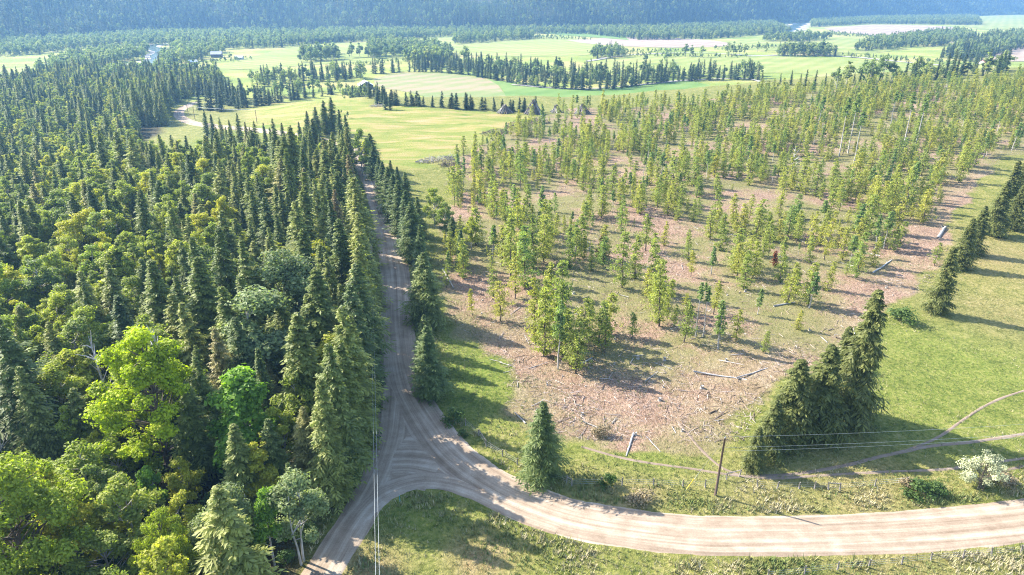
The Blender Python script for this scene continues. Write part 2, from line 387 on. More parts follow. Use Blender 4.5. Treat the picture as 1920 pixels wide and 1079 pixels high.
def ribbon(name, pts, width, mat, z0=.05, crown=.06, across=10, rag=.35, label=None):
    p = np.asarray(pts, float)[:, :2]; w = np.broadcast_to(np.asarray(width, float), (len(p),))
    d = np.gradient(p, axis=0); d /= np.linalg.norm(d, axis=1)[:, None]; nn = np.c_[-d[:, 1], d[:, 0]]
    s = np.concatenate([[0], np.cumsum(np.linalg.norm(np.diff(p, axis=0), axis=1))])
    k = np.linspace(-1, 1, across + 1); rg = np.random.default_rng(len(p)).normal(0, 1, (len(p), 2)) * rag
    for q in (0, 1): rg[:, q] = np.convolve(rg[:, q], np.ones(7) / 7 ** .7, 'same')
    V = []; U = []
    for j, q in enumerate(k):
        off = q * w / 2 + (rg[:, 0] * (j == 0) + rg[:, 1] * (j == across))
        c = p + nn * off[:, None]
        z = T(c[:, 0], c[:, 1]) + z0 + crown * (1 - q * q) - (.12 if j in (0, across) else 0)
        V.append(np.c_[c, z]); U.append(np.c_[off, s])
    n = len(p); V = np.array(V).transpose(1, 0, 2).reshape(-1, 3); U = np.array(U).transpose(1, 0, 2).reshape(-1, 2)
    i, j = np.meshgrid(np.arange(n - 1), np.arange(across), indexing='ij'); a = (i * (across + 1) + j).ravel()
    F = np.c_[a, a + 1, a + across + 2, a + across + 1]
    m = mesh_np(name, V, F, uv=U, smooth_=True)
    if m.polygons[0].normal.z < 0: m.flip_normals()
    return tag(link(name, m, None, mat), label, kind='structure')
def resample(p, step):
    p = np.asarray(p)[:, :2]; s = np.concatenate([[0], np.cumsum(np.linalg.norm(np.diff(p, axis=0), axis=1))])
    q = np.arange(0, s[-1], step); return np.c_[np.interp(q, s, p[:, 0]), np.interp(q, s, p[:, 1])]
def path_px(px, step=1.2, n=10): return resample(smooth(ats(px)[:, :2], n), step)
MAIN = path_px([(2500, 900), (2200, 938), (1920, 976), (1600, 1001), (1400, 1004), (1280, 1001), (1100, 977), (980, 940), (900, 897), (838, 848), (795, 790), (762, 730), (747, 660), (743, 590),
                (741, 520), (730, 450), (715, 390), (697, 340), (680, 306), (664, 286), (640, 272), (600, 262), (540, 252), (470, 243), (420, 239), (385, 235), (350, 227), (336, 217), (338, 207), (352, 199), (366, 192)])
ribbon('gravel_road', resample(MAIN, .6), 8.4, M['gravel'], .07, rag=.22)
DRIVE = path_px([(500, 1230), (560, 1140), (618, 1055), (672, 965), (712, 890), (735, 820), (742, 760), (744, 700)])
ribbon('gravel_road', DRIVE, np.interp(np.arange(len(DRIVE)), [0, len(DRIVE) * .5, len(DRIVE)], [5.2, 6.0, 7.0]), M['gravel'], .05)
TURN = path_px([(618, 1052), (668, 972), (715, 925), (780, 902), (840, 904), (900, 922), (980, 957), (1060, 985)])
ribbon('gravel_road', TURN, 5.0, M['gravel'], .058)
fill = path_px([(706, 858), (740, 858), (780, 858), (838, 868)], 1.0)
ribbon('gravel_road', fill, 16.5, M['gravel'], .042)
for px, w in (([(1090, 838), (1180, 862), (1300, 880), (1390, 893), (1450, 897), (1520, 893), (1640, 886), (1760, 881), (1830, 872), (1960, 855)], .8),
              ([(1400, 894), (1480, 890), (1560, 878), (1650, 857), (1740, 838), (1830, 828), (1960, 808)], 1.0),
              ([(1700, 846), (1760, 820), (1810, 785), (1870, 750), (1960, 720)], .7),
              ([(1270, 790), (1310, 838), (1350, 875), (1390, 893)], .7),
              ([(1860, 888), (1960, 866)], .7)):
    ribbon('dirt_path', path_px(px, .7), w, M['dirt'], .05, .0, 4, .12)
ribbon('dirt_path', path_px([(102, 190), (106, 165), (100, 148)]), 7, M['dirt'], .05, .0, 4, .6)

def field_mat(name, stops, sc=.02, stretch=(.3, 1, 1), rot=.2):
    m, nt, b = newmat(name); P = geo_pos(nt)
    mp = N(nt, 'ShaderNodeMapping'); nt.links.new(P, mp.inputs[0]); mp.inputs['Scale'].default_value = stretch; mp.inputs['Rotation'].default_value = (0, 0, rot)
    f = math_(nt, 'ADD', math_(nt, 'MULTIPLY', noise(nt, sc, 5, .6, mp.outputs[0], .5), .7), math_(nt, 'MULTIPLY', noise(nt, .25, 3, .6, P), .3))
    wv = N(nt, 'ShaderNodeTexWave'); wv.inputs['Scale'].default_value = .035; wv.inputs['Distortion'].default_value = 2.5; wv.inputs['Detail'].default_value = 3; wv.inputs['Detail Scale'].default_value = .3; nt.links.new(mp.outputs[0], wv.inputs['Vector'])
    f = math_(nt, 'ADD', f, math_(nt, 'MULTIPLY_ADD', wv.outputs['Fac'], .12, -.06))
    nt.links.new(ramp(nt, f, [(p, tuple(.74 * q for q in c)) for p, c in stops]), b.inputs['Base Color']); b.inputs['Roughness'].default_value = .95; b.inputs['Specular IOR Level'].default_value = .1; return m
M['f_green'] = field_mat('bright_hay_field', [(.35, (.135, .235, .050)), (.55, (.19, .285, .070)), (.7, (.24, .30, .09))])
M['f_yellow'] = field_mat('yellow_green_field', [(.38, (.235, .29, .065)), (.52, (.305, .33, .09)), (.66, (.38, .355, .13))])
M['f_tan'] = field_mat('dry_patch_field', [(.35, (.21, .27, .09)), (.5, (.28, .285, .12)), (.62, (.37, .29, .18))])
M['f_pink'] = field_mat('ploughed_field', [(.35, (.34, .255, .19)), (.55, (.42, .325, .25)), (.7, (.46, .40, .28))])
M['stones'] = field_mat('river_gravel', [(.35, (.40, .37, .32)), (.6, (.54, .50, .45))], .05)
def field(name, px, mat, dz=.25):
    P = [at(*p) for p in px]; P = smooth(np.array([p[:] for p in P] + [P[0][:]]), 4)[:-1]
    bm = bmesh.new(); vs = [bm.verts.new((x, y, VALLEY_Z + dz)) for x, y, _ in P]; f = bm.faces.new(vs)
    if f.normal.z < 0: f.normal_flip()
    f.normal_update()
    if f.normal.z < 0: f.normal_flip()
    bmesh.ops.triangulate(bm, faces=[f]); me = bpy.data.meshes.new(name); bm.to_mesh(me); bm.free()
    return tag(link(name, me, None, mat), kind='structure')
FIELDS = [
    ('hay_field', [(700, 148), (745, 139), (830, 138), (912, 149), (940, 168), (968, 192), (900, 192), (790, 180), (710, 163)], 'f_tan'),
    ('hay_field', [(914, 149), (1000, 161), (1090, 169), (1180, 161), (1300, 153), (1420, 154), (1500, 166), (1400, 178), (1200, 186), (1060, 190), (972, 192), (942, 168)], 'f_green'),
    ('hay_field', [(780, 70), (950, 63), (1060, 72), (1105, 84), (1115, 100), (1060, 106), (900, 105), (800, 95)], 'f_yellow'),
    ('hay_field', [(385, 132), (480, 105), (570, 84), (640, 80), (735, 104), (740, 112), (620, 120), (480, 130)], 'f_yellow'),
    ('hay_field', [(1090, 122), (1180, 108), (1290, 104), (1500, 108), (1740, 124), (1700, 136), (1500, 138), (1280, 146), (1110, 140)], 'f_yellow'),
    ('hay_field', [(1340, 80), (1480, 70), (1640, 72), (1700, 84), (1640, 100), (1480, 96), (1370, 92)], 'f_yellow'),
    ('ploughed_field', [(1060, 76), (1200, 70), (1330, 76), (1370, 86), (1250, 90), (1120, 84)], 'f_pink'),
    ('ploughed_field', [(1545, 54), (1640, 47), (1770, 50), (1800, 58), (1710, 70), (1580, 62)], 'f_pink'),
    ('ploughed_field', [(1850, 92), (1960, 84), (2040, 96), (1980, 112), (1860, 114)], 'f_pink'),
    ('hay_field', [(1810, 36), (1900, 24), (2020, 24), (2020, 46), (1890, 56), (1810, 50)], 'f_yellow'),
    ('hay_field', [(0, 96), (60, 89), (110, 92), (60, 100)], 'f_yellow'),
    ('hay_field', [(-30, 142), (30, 128), (90, 126), (80, 140), (20, 148)], 'f_yellow'),
    ('hay_field', [(1180, 76), (1010, 62), (1070, 55), (1150, 58)], 'f_green'),
]
for n_, (nm, px, mt) in enumerate(FIELDS): field(nm, px, M[mt], .2 + .03 * n_)
mw, nt, b = newmat('river_water'); b.inputs['Base Color'].default_value = (.10, .15, .16, 1); b.inputs['Roughness'].default_value = .12
bump(nt, noise(nt, .5, 3, .6, geo_pos(nt)), b, .1, .15); M['water'] = mw
def strip_px(name, px, w, mat, dz):
    p = resample(smooth(ats(px)[:, :2], 8), 8); d = np.gradient(p, axis=0); d /= np.linalg.norm(d, axis=1)[:, None]; n = np.c_[-d[:, 1], d[:, 0]]
    ww = w * (1 + .3 * np.sin(np.arange(len(p)) / 3.1))[:, None]
    V = np.r_[np.c_[p - n * ww / 2, np.full(len(p), VALLEY_Z + dz)], np.c_[p + n * ww / 2, np.full(len(p), VALLEY_Z + dz)]]
    k = len(p); a = np.arange(k - 1); me = mesh_np(name, V, np.c_[a, a + 1, a + k + 1, a + k])
    if me.polygons[0].normal.z < 0: me.flip_normals()
    return tag(link(name, me, None, mat), kind='structure')
RIV1 = [(130, 150), (215, 138), (262, 126), (292, 112), (300, 98), (285, 86), (330, 84), (390, 88)]
strip_px('gravel_bar', RIV1, 40, M['stones'], .45); strip_px('river', RIV1, 20, M['water'], .6)
RIV2 = [(1470, 62), (1490, 50), (1505, 43), (1490, 38)]
strip_px('gravel_bar', RIV2, 75, M['stones'], .45); strip_px('river', RIV2, 38, M['water'], .6)
strip_px('gravel_bar', [(1400, 106), (1500, 104), (1600, 108), (1700, 118), (1775, 124)], 9, M['stones'], .7)
strip_px('gravel_bar', [(1100, 116), (1180, 104), (1300, 100), (1400, 104)], 7, M['stones'], .7)
strip_px('dirt_path', [(960, 160), (1080, 168), (1180, 162), (1300, 151), (1420, 152), (1470, 160)], 6, M['stones'], .7)

# ------------------------------------------------------------------ tree builders (trunk mesh, crown mesh)
def leaves(C, Nn, size, rng, aspect=.62):
    n = len(C); Nn = Nn / (np.linalg.norm(Nn, axis=1)[:, None] + 1e-9)
    r = rng.normal(size=(n, 3)); t = np.cross(Nn, r); t /= np.linalg.norm(t, axis=1)[:, None] + 1e-9; bt = np.cross(Nn, t)
    s = size[:, None]
    V = np.stack([C - t * s, C + bt * s * aspect + Nn * s * .15, C + t * s, C - bt * s * aspect + Nn * s * .15], 1).reshape(-1, 3)
    return V, np.arange(n * 4).reshape(n, 4)
def conifer(seed, H, Rm, whorls, nb, K=6, droop=.35, tw=.22, base=.08, power=.85, twl=.42, hang=.25):
    g = np.random.default_rng(seed)
    mb = MB(); zz = np.linspace(0, H, 7); wob = g.normal(0, .05, (7, 2)).cumsum(0) * .5; wob[0] = 0
    mb.tube(np.c_[wob, zz], np.linspace(H * .014, .02, 7), 6, False); trunk = mb.mesh('trunk', True)
    t = np.sort(np.concatenate([np.linspace(base, .985, whorls)] * nb) + g.normal(0, .35 / whorls, whorls * nb)); t = np.clip(t, base * .8, .99)
    n = len(t); z0 = t * H; a = g.uniform(0, 2 * math.pi, n)
    lob = 1 + .18 * np.sin(a * 2 + seed) + .14 * np.sin(t * 9 + a + seed) + .12 * np.sin(t * 23 + 2 * a + seed * 2)
    Lb = Rm * (1 - t) ** power * lob * g.uniform(.62, 1.12, n) + .22
    Lb *= np.where(t < base + .12, .75, 1)
    out = np.c_[np.cos(a), np.sin(a)]; tan = np.c_[-np.sin(a), np.cos(a)]
    tintb = g.uniform(0, 1, n)
    V = []; TI = []
    rise = .35 * np.clip(t - .6, 0, 1)
    for k in range(K + 1):
        s = (k + .6) / (K + .6) if K else 1
        px = np.c_[out * (Lb * s)[:, None], z0 + Lb * (rise * s - droop * s ** 1.4 + .12 * s ** 4)]
        for side in ((-1, 1) if k < K else (0,)):
            ang = g.uniform(.7, 1.15, n) * side
            d2 = out * np.cos(ang)[:, None] + tan * np.sin(ang)[:, None]
            l = (twl * Lb * (1 - .62 * s) + .22) * g.uniform(.7, 1.3, n)
            tip = px + np.c_[d2 * l[:, None], -l * (hang + g.uniform(-.1, .3, n))]
            pw = np.c_[-d2[:, 1], d2[:, 0]] * (tw * g.uniform(.7, 1.3, n))[:, None]
            up = g.uniform(-.12, .12, n)
            mid = px + (tip - px) * .45
            V.append(np.stack([px, mid + np.c_[pw, up], tip, mid - np.c_[pw, up - .05]], 1))
            TI.append(np.repeat(np.clip(tintb * .6 + g.uniform(0, .25, n) + .25 * s, 0, 1), 4))
    V = np.concatenate(V).reshape(-1, 3); TI = np.concatenate(TI)
    crown = mesh_np('crown', V, np.arange(len(V)).reshape(-1, 4), TI)
    return trunk, crown
def broadleaf(seed, H, Rm, nclump, nleaf, size=.3, base=.3, flat=1.0, rc=.34, trunks=1, limbr=.35):
    g = np.random.default_rng(seed); mb = MB(); cz = H * (base + 1) / 2; hz = H * (1 - base) / 2
    d = g.normal(size=(nclump, 3)); d /= np.linalg.norm(d, axis=1)[:, None]
    rad = g.uniform(.25, .88, nclump) ** .6
    C = np.c_[d[:, :2] * Rm * rad[:, None], cz + d[:, 2] * hz * rad * flat]
    C[:, :2] *= (1 - .35 * np.clip((C[:, 2] - cz) / hz, -0.4, 1))[:, None]
    C = np.vstack([C, [g.normal(0, .3), g.normal(0, .3), H * .93]])
    r = Rm * rc * g.uniform(.65, 1.25, len(C))
    for q in range(trunks):
        o = g.normal(0, .35 if trunks > 1 else 0, 2); lean = g.normal(0, .05, 2) * H
        tp = np.array([[o[0], o[1], -.3], [o[0] + lean[0] * .2, o[1] + lean[1] * .2, H * .25], [o[0] + lean[0] * .6, o[1] + lean[1] * .6, H * .55], [lean[0], lean[1], H * .88]])
        tp = smooth(tp, 3); mb.tube(tp, np.linspace(H * .017 / trunks ** .4, .03, len(tp)), 7, False)
        for i in range(q, len(C), trunks):
            zt = np.clip(C[i, 2] - np.hypot(*C[i, :2]) * g.uniform(.5, 1.0), H * base * .7, H * .8)
            j = np.argmin(abs(tp[:, 2] - zt)); p0 = tp[j]; mid = (p0 + C[i]) / 2 + np.array([0, 0, .1 * Rm]) * g.uniform(-.5, 1)
            mb.tube(np.array([p0, mid, C[i]]), [H * .0065, H * .004, .02], 4, False)
    trunk = mb.mesh('trunk', True)
    w = r ** 2 / (r ** 2).sum(); idx = g.choice(len(C), nleaf, p=w)
    dd = g.normal(size=(nleaf, 3)); dd /= np.linalg.norm(dd, axis=1)[:, None]
    q = g.uniform(.15, 1.08, nleaf) ** .55
    lumps = 1 + .22 * np.sin(dd[:, 0] * 5 + idx) * np.sin(dd[:, 1] * 5 + idx * 2) + .15 * np.sin(dd[:, 2] * 9 + idx)
    P = C[idx] + dd * (r[idx] * q * lumps)[:, None] * np.array([1, 1, .78])
    P[:, 2] = np.maximum(P[:, 2], .2)
    nn = dd * .8 + np.array([0, 0, .6]) + g.normal(0, .55, (nleaf, 3))
    V, F = leaves(P, nn, size * g.uniform(.6, 1.35, nleaf), g)
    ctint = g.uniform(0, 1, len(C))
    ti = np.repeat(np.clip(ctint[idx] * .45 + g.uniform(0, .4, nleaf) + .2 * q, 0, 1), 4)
    return trunk, mesh_np('crown', V, F, ti)
def young(seed, H, Rm, whorls=16, nb=4, per=9, base=.3, size=.26):
    """slim left-over tree: bare lower stem, tufted branches"""
    g = np.random.default_rng(seed); mb = MB(); zz = np.linspace(-.1, H, 6); w = g.normal(0, .09, (6, 2)).cumsum(0); w -= w[0]
    mb.tube(np.c_[w, zz], np.linspace(.012 * H + .02, .02, 6), 5, False)
    C = []; r = []
    for k in range(whorls):
        t = base + (1 - base) * (k + g.uniform(-.3, .3)) / whorls; t = min(max(t, base * .8), .98)
        x0 = np.array([np.interp(t * H, zz, w[:, 0]), np.interp(t * H, zz, w[:, 1]), t * H])
        prof = (min(1, (t - base * .7) / .18)) * (1 - t) ** .75 + .12
        for q in range(nb):
            a = g.uniform(0, 6.28); L = Rm * prof * g.uniform(.35, 1.25)
            e = x0 + np.array([math.cos(a) * L, math.sin(a) * L, -L * g.uniform(.0, .45)])
            if g.random() < .35: mb.tube(np.array([x0, e]), [.03, .012], 3, False)
            C.append(e); r.append(.2 + .26 * L); C.append(x0 + (e - x0) * .5); r.append(.16 + .2 * L)
    C = np.array(C); r = np.array(r); n = len(C) * per; idx = np.repeat(np.arange(len(C)), per)
    dd = g.normal(size=(n, 3)); dd /= np.linalg.norm(dd, axis=1)[:, None]
    P = C[idx] + dd * (r[idx] * g.uniform(.2, 1.0, n))[:, None] * np.array([1, 1, .7])
    nn = dd * .5 + np.array([0, 0, .5]) + g.normal(0, .6, (n, 3))
    V, F = leaves(P, nn, size * g.uniform(.55, 1.4, n), g, .5)
    ti = np.repeat(np.clip(g.uniform(0, 1, len(C))[idx] * .55 + g.uniform(0, .45, n), 0, 1), 4)
    return mb.mesh('trunk', True), mesh_np('crown', V, F, ti)
def kit(pair, bark_, leaf_, H):
    t, c = pair; t.materials.append(M[bark_]); c.materials.append(M[leaf_]); return dict(t=t, c=c, H=H)
K = {}
K['spruce'] = [kit(conifer(11 + i, 22, r, w, 8, 8, dr, .15, .06, .85), 'bark', 'spruce', 22) for i, (r, w, dr) in enumerate(((5.2, 38, .40), (4.6, 42, .50), (5.8, 36, .32), (4.0, 42, .54)))]
K['roadfir'] = [kit(conifer(31 + i, 22, r, 46, 8, 10, dr, .14, .06, .8), 'bark', 'roadfir', 22) for i, (r, dr) in enumerate(((6.2, .32), (5.6, .4), (6.8, .28)))]
K['cedar'] = [kit(conifer(51 + i, 22, r, 54, 8, 10, .5, .12, .02, .68, .36, .55), 'bark', 'cedar', 22) for i, r in enumerate((4.6, 5.2, 4.0))]
K['leaf'] = [kit(broadleaf(71 + i, 17, r, n, 6500, .25, b_, 1, rc), 'bark_pale', 'leaf', 17) for i, (r, n, b_, rc) in enumerate(((4.3, 34, .16, .27), (3.6, 30, .2, .28), (5.0, 42, .18, .23), (3.2, 26, .12, .3)))]
K['maple'] = [kit(broadleaf(91, 24, 8.0, 90, 26000, .22, .12, 1, .165), 'bark', 'maple', 24), kit(broadleaf(92, 20, 8.5, 84, 24000, .21, .11, 1, .165, 2), 'bark', 'olive_maple', 20)]
K['grey_leaf'] = [kit(broadleaf(95 + i, 15, 3.6, 18, 8500, .2, .25, 1, .42, 2), 'bark_pale', 'grey_leaf', 15) for i in range(2)]
K['vivid_leaf'] = [kit(broadleaf(98, 14, 3.0, 18, 7000, .24, .2, 1, .4), 'bark_pale', 'vivid_leaf', 14)]
K['young'] = [kit(young(111 + i, 10, r, w, 5, 14, b_, .155), 'bark', 'young', 10) for i, (r, w, b_) in enumerate(((2.2, 18, .10), (1.9, 19, .05), (2.5, 16, .16), (1.8, 20, .03), (2.2, 15, .24)))]
K['birch'] = [kit(young(131 + i, 12, r, 14, 5, 9, b_, .24), 'bark_white', 'birchleaf', 12) for i, (r, b_) in enumerate(((1.7, .45), (1.5, .35), (2.0, .55)))]
K['vcon'] = [kit(conifer(151 + i, 20, r, 26, 6, 3, .38, .55, .03), 'bark', 'valley_con', 20) for i, r in enumerate((3.8, 3.2, 4.4))]
K['vleaf'] = [kit(broadleaf(161 + i, 16, r, 14, 700, .75, .12, 1, .42), 'bark_pale', 'valley_leaf', 16) for i, r in enumerate((4.2, 3.4, 5.2))]
K['mcon'] = [kit(conifer(171 + i, 20, r, 12, 5, 2, .35, .9, .04), 'bark', 'valley_con', 20) for i, r in enumerate((3.8, 3.0))]
K['shrub'] = [kit(broadleaf(181 + i, 2.2, 1.6, 12, 900, .16, .1, 1, .5, 3), 'bark', 'shrub', 2.2) for i in range(2)]
K['drybrush'] = [kit(broadleaf(185, 1.5, 1.5, 10, 700, .14, .05, 1, .5, 3), 'bark', 'drybrush', 1.5)]
K['blossom'] = [kit(broadleaf(187, 6.5, 3.3, 46, 7500, .12, .05, 1, .22, 4), 'bark', 'blossom', 6.5)]
K['rust'] = [kit(young(189, 6, 1.5, 12, 5, 9, .1), 'bark', 'rust', 6)]

_U = 'zero one two three four five six seven eight nine ten eleven twelve thirteen fourteen fifteen sixteen seventeen eighteen nineteen'.split()
_D = ',,twenty,thirty,forty,fifty,sixty,seventy,eighty,ninety'.split(',')
def words(n):
    n = int(max(0, min(99, round(n)))); return _U[n] if n < 20 else _D[n // 10] + ('-' + _U[n % 10] if n % 10 else '')
_O = dict(one='first', two='second', three='third', five='fifth', eight='eighth', nine='ninth', twelve='twelfth')
def ordinal(n):
    w = words(n); h, _, t = w.rpartition('-')
    t = _O.get(t) or (t[:-1] + 'ieth' if t.endswith('y') else t + 'th')
    return (h + '-' if h else '') + t
_seen_labels = {}
def where(desc, x, y, z, part='tip'):
    u, v = proj(x, y, z)
    for du, dv in ((0, 0), (.5, 0), (0, .5), (-.5, 0), (0, -.5), (.5, .5), (-.5, -.5), (-.5, .5), (.5, -.5), (1, 0), (0, 1), (-1, 0), (0, -1)):
        s = f'{desc}, {part} {words(u / 19.2 + du)} percent across, {words(v / 10.79 + dv)} percent down'
        if s not in _seen_labels: break
    _seen_labels[s] = 1; return s
PARTS = {}                                          # trunk and crown objects of the first standing tree of each shape
def tree(name, k, x, y, H, label, cat, group=None, rz=None, wide=1.0, lean=(0, 0), z=None):
    rz = random.uniform(0, 6.28) if rz is None else rz
    s = H / k['H']; r = empty(name, (x, y, (float(T(x, y)) if z is None else z) - .05), rz)
    r.scale = (s * wide, s * wide, s); r.rotation_euler = (lean[0], lean[1], rz)
    for nm, me in (('trunk', k['t']), ('crown', k['c'])):
        o = bpy.data.objects.new(nm, me); COL.objects.link(o); o.parent = r
        PARTS.setdefault(k['t'].name, []).append(o)
    return tag(r, label, cat, group)
def scatter(name, label, P, rz, sc, var, kits, wide=None):
    """one mass of trees: points that carry instances"""
    P = np.asarray(P); me = mesh_np(name, P, np.zeros((0, 3), int)) if False else bpy.data.meshes.new(name)
    me.vertices.add(len(P)); me.vertices.foreach_set('co', P.astype(np.float32).ravel())
    for k, a, ty in (('rz', rz, 'FLOAT'), ('sc', sc, 'FLOAT'), ('var', var, 'INT'), ('wd', np.ones(len(P)) if wide is None else wide, 'FLOAT')):
        A = me.attributes.new(k, ty, 'POINT'); A.data.foreach_set('value', np.asarray(a, np.int32 if ty == 'INT' else np.float32))
    o = link(name, me); tag(o, label, None, None, 'stuff')
    ng = bpy.data.node_groups.new(name, 'GeometryNodeTree'); ng.interface.new_socket('Geometry', in_out='INPUT', socket_type='NodeSocketGeometry'); ng.interface.new_socket('Geometry', in_out='OUTPUT', socket_type='NodeSocketGeometry')
    nd, L = ng.nodes, ng.links; gi = nd.new('NodeGroupInput'); go = nd.new('NodeGroupOutput'); jn = nd.new('GeometryNodeJoinGeometry')
    def named(n, ty):
        q = nd.new('GeometryNodeInputNamedAttribute'); q.data_type = ty; q.inputs[0].default_value = n
        return [s for s in q.outputs if s.name == 'Attribute' and s.enabled][0]
    rot = nd.new('ShaderNodeCombineXYZ'); L.new(named('rz', 'FLOAT'), rot.inputs[2])
    scv = named('sc', 'FLOAT'); wdv = named('wd', 'FLOAT'); mu = nd.new('ShaderNodeMath'); mu.operation = 'MULTIPLY'; L.new(scv, mu.inputs[0]); L.new(wdv, mu.inputs[1])
    s3 = nd.new('ShaderNodeCombineXYZ'); L.new(mu.outputs[0], s3.inputs[0]); L.new(mu.outputs[0], s3.inputs[1]); L.new(scv, s3.inputs[2])
    va = named('var', 'INT')
    for k, objs in enumerate(kits):
        cmp_ = nd.new('FunctionNodeCompare'); cmp_.data_type = 'INT'; cmp_.operation = 'EQUAL'
        ins = [s for s in cmp_.inputs if s.enabled]; L.new(va, ins[0]); ins[1].default_value = k
        for ob in objs:
            oi = nd.new('GeometryNodeObjectInfo'); oi.transform_space = 'ORIGINAL'; oi.inputs[0].default_value = ob; oi.inputs['As Instance'].default_value = True
            ip = nd.new('GeometryNodeInstanceOnPoints'); L.new(gi.outputs[0], ip.inputs['Points']); L.new(cmp_.outputs[0], ip.inputs['Selection'])
            L.new(oi.outputs['Geometry'], ip.inputs['Instance']); L.new(rot.outputs[0], ip.inputs['Rotation']); L.new(s3.outputs[0], ip.inputs['Scale'])
            L.new(ip.outputs[0], jn.inputs[0])
    L.new(jn.outputs[0], go.inputs[0])
    md = o.modifiers.new('scatter', 'NODES'); md.node_group = ng
    return o
def grid_points(poly, step, rng, jit=.42):
    x0, y0 = poly[:, 0].min(), poly[:, 1].min(); x1, y1 = poly[:, 0].max(), poly[:, 1].max()
    gx, gy = np.meshgrid(np.arange(x0, x1, step), np.arange(y0, y1, step)); gx = gx.ravel() + rng.uniform(-jit, jit, gx.size) * step; gy = gy.ravel() + rng.uniform(-jit, jit, gy.size) * step
    k = inside(gx, gy, poly); return gx[k], gy[k]
def first_parts(kits): return [PARTS[k['t'].name][:2] for k in kits]

# ------------------------------------------------------------------ hand-placed trees: (column, row of foot, row of tip)
def by_px(name, kits, u, v, vt, label, cat, group=None, wide=1.0, i=None, lean=(0, 0)):
    P = at(u, v); H = max(1.2, top_z(P, vt) - P[2]); k = kits[(i if i is not None else int(u * 7 + v)) % len(kits)]
    return tree(name, k, P[0], P[1], H, label, cat, group, None, wide, lean)
TAKEN = []
def occ(r, rad): TAKEN.append((r.location.x, r.location.y, rad))
# big cedars and conifers by the pasture
for u, v, vt, w, lb in ((1592, 792, 540, 1.1, 'tallest dark cedar of the clump beside the green pasture'), (1528, 812, 645, 1.55, 'broad dark cedar in the middle of the pasture-edge clump'),
                        (1476, 826, 672, 1.5, 'dense cedar on the clearing side of the pasture-edge clump'), (1440, 852, 750, 1.6, 'shorter olive cedar at the foot of the pasture-edge clump'),
                        (1412, 880, 800, 1.4, 'smallest yellowish cedar nearest the utility pole'), (1560, 770, 610, 1.0, 'cedar half hidden behind the pasture-edge clump'),
                        (1757, 588, 462, 1.1, 'lone leaning cedar on the pasture fence line'), (1800, 505, 408, 1.1, 'open-branched conifer above the lone pasture cedar'),
                        (1862, 442, 338, 1.3, 'bushy cedar at the upper pasture corner'), (1898, 432, 345, 1.3, 'second bushy cedar at the upper pasture corner'),
                        (1824, 478, 385, 1.1, 'cedar between the open-branched conifer and the bushy pair'), (1884, 398, 300, 1.2, 'cedar behind the bushy pair at the pasture corner'), (1910, 372, 282, 1.2, 'farthest cedar of the pasture row by the frame edge')):
    occ(by_px('cedar_tree', K['cedar'], u, v, vt, lb, 'cedar', 'cedars along the pasture edge', w), 4)
# conifers on the clearing side of the road
for u, v, vt, w, lb in ((800, 606, 472, 1.0, 'largest dark fir between the road and the clearing'), (806, 742, 610, .95, 'dark fir standing alone at the road bend'), (800, 690, 590, .8, 'smaller fir just behind the road bend fir'),
                        (1016, 900, 752, .85, 'lone dark fir by the fence on the outside of the curve'), (776, 490, 378, .9, 'tall fir above the largest roadside fir'), (766, 462, 356, .8, 'slim fir in the roadside row, eighth from the far bend'),
                        (752, 440, 338, .85, 'fir in the roadside row, seventh from the far bend'), (742, 418, 326, .8, 'fir in the roadside row, sixth from the far bend'), (732, 398, 312, .8, 'fir in the roadside row, fifth from the far bend'),
                        (722, 380, 302, .85, 'fir in the roadside row, fourth from the far bend'), (714, 358, 292, .8, 'fir in the roadside row, third from the far bend'), (704, 336, 270, .9, 'fir in the roadside row, second from the far bend'),
                        (698, 318, 250, 1.0, 'dark pointed fir at the far bend beside the meadow'), (786, 448, 368, .8, 'fir behind the roadside row next to the clearing'), (764, 400, 322, .8, 'fir behind the roadside row beside the grey heap'),
                        (792, 520, 420, .75, 'narrow fir behind the largest roadside fir'), (748, 372, 312, .8, 'short fir behind the roadside row near the meadow corner'), (735, 352, 300, .8, 'short fir at the meadow corner behind the row'),
                        (850, 470, 405, .8, 'dark fir among young trees inside the clearing edge'), (866, 500, 430, .7, 'slender dark fir lower on the clearing edge')):
    occ(by_px('fir_tree', K['roadfir'], u, v, vt, lb, 'conifer', 'firs between the road and the clearing', w * 1.25), 2.2)
for n_, (u, v, H_, w) in enumerate(((628, 940, 21, 1.0), (645, 905, 24, 1.0), (662, 868, 22, 1.1), (668, 830, 25, 1.0), (676, 795, 21, 1.1), (680, 760, 24, 1.0), (682, 728, 20, 1.1), (686, 696, 23, 1.0), (687, 664, 21, 1.1), (688, 634, 24, .9), (687, 602, 21, 1.0), (686, 570, 23, 1.0), (683, 540, 20, 1.0), (679, 512, 22, 1.0), (676, 486, 20, 1.0), (671, 455, 21, 1.0), (666, 425, 19, 1.0), (662, 396, 20, 1.0))):
    P = at(u, v); occ(tree('conifer_tree', K['spruce'][(n_ * 3 + 1) % 4], P[0], P[1], H_, f'{ordinal(n_ + 1)} tall conifer along the forest edge of the road, counted from the junction', 'conifer', 'tall conifers along the forest edge', None, w), 3)
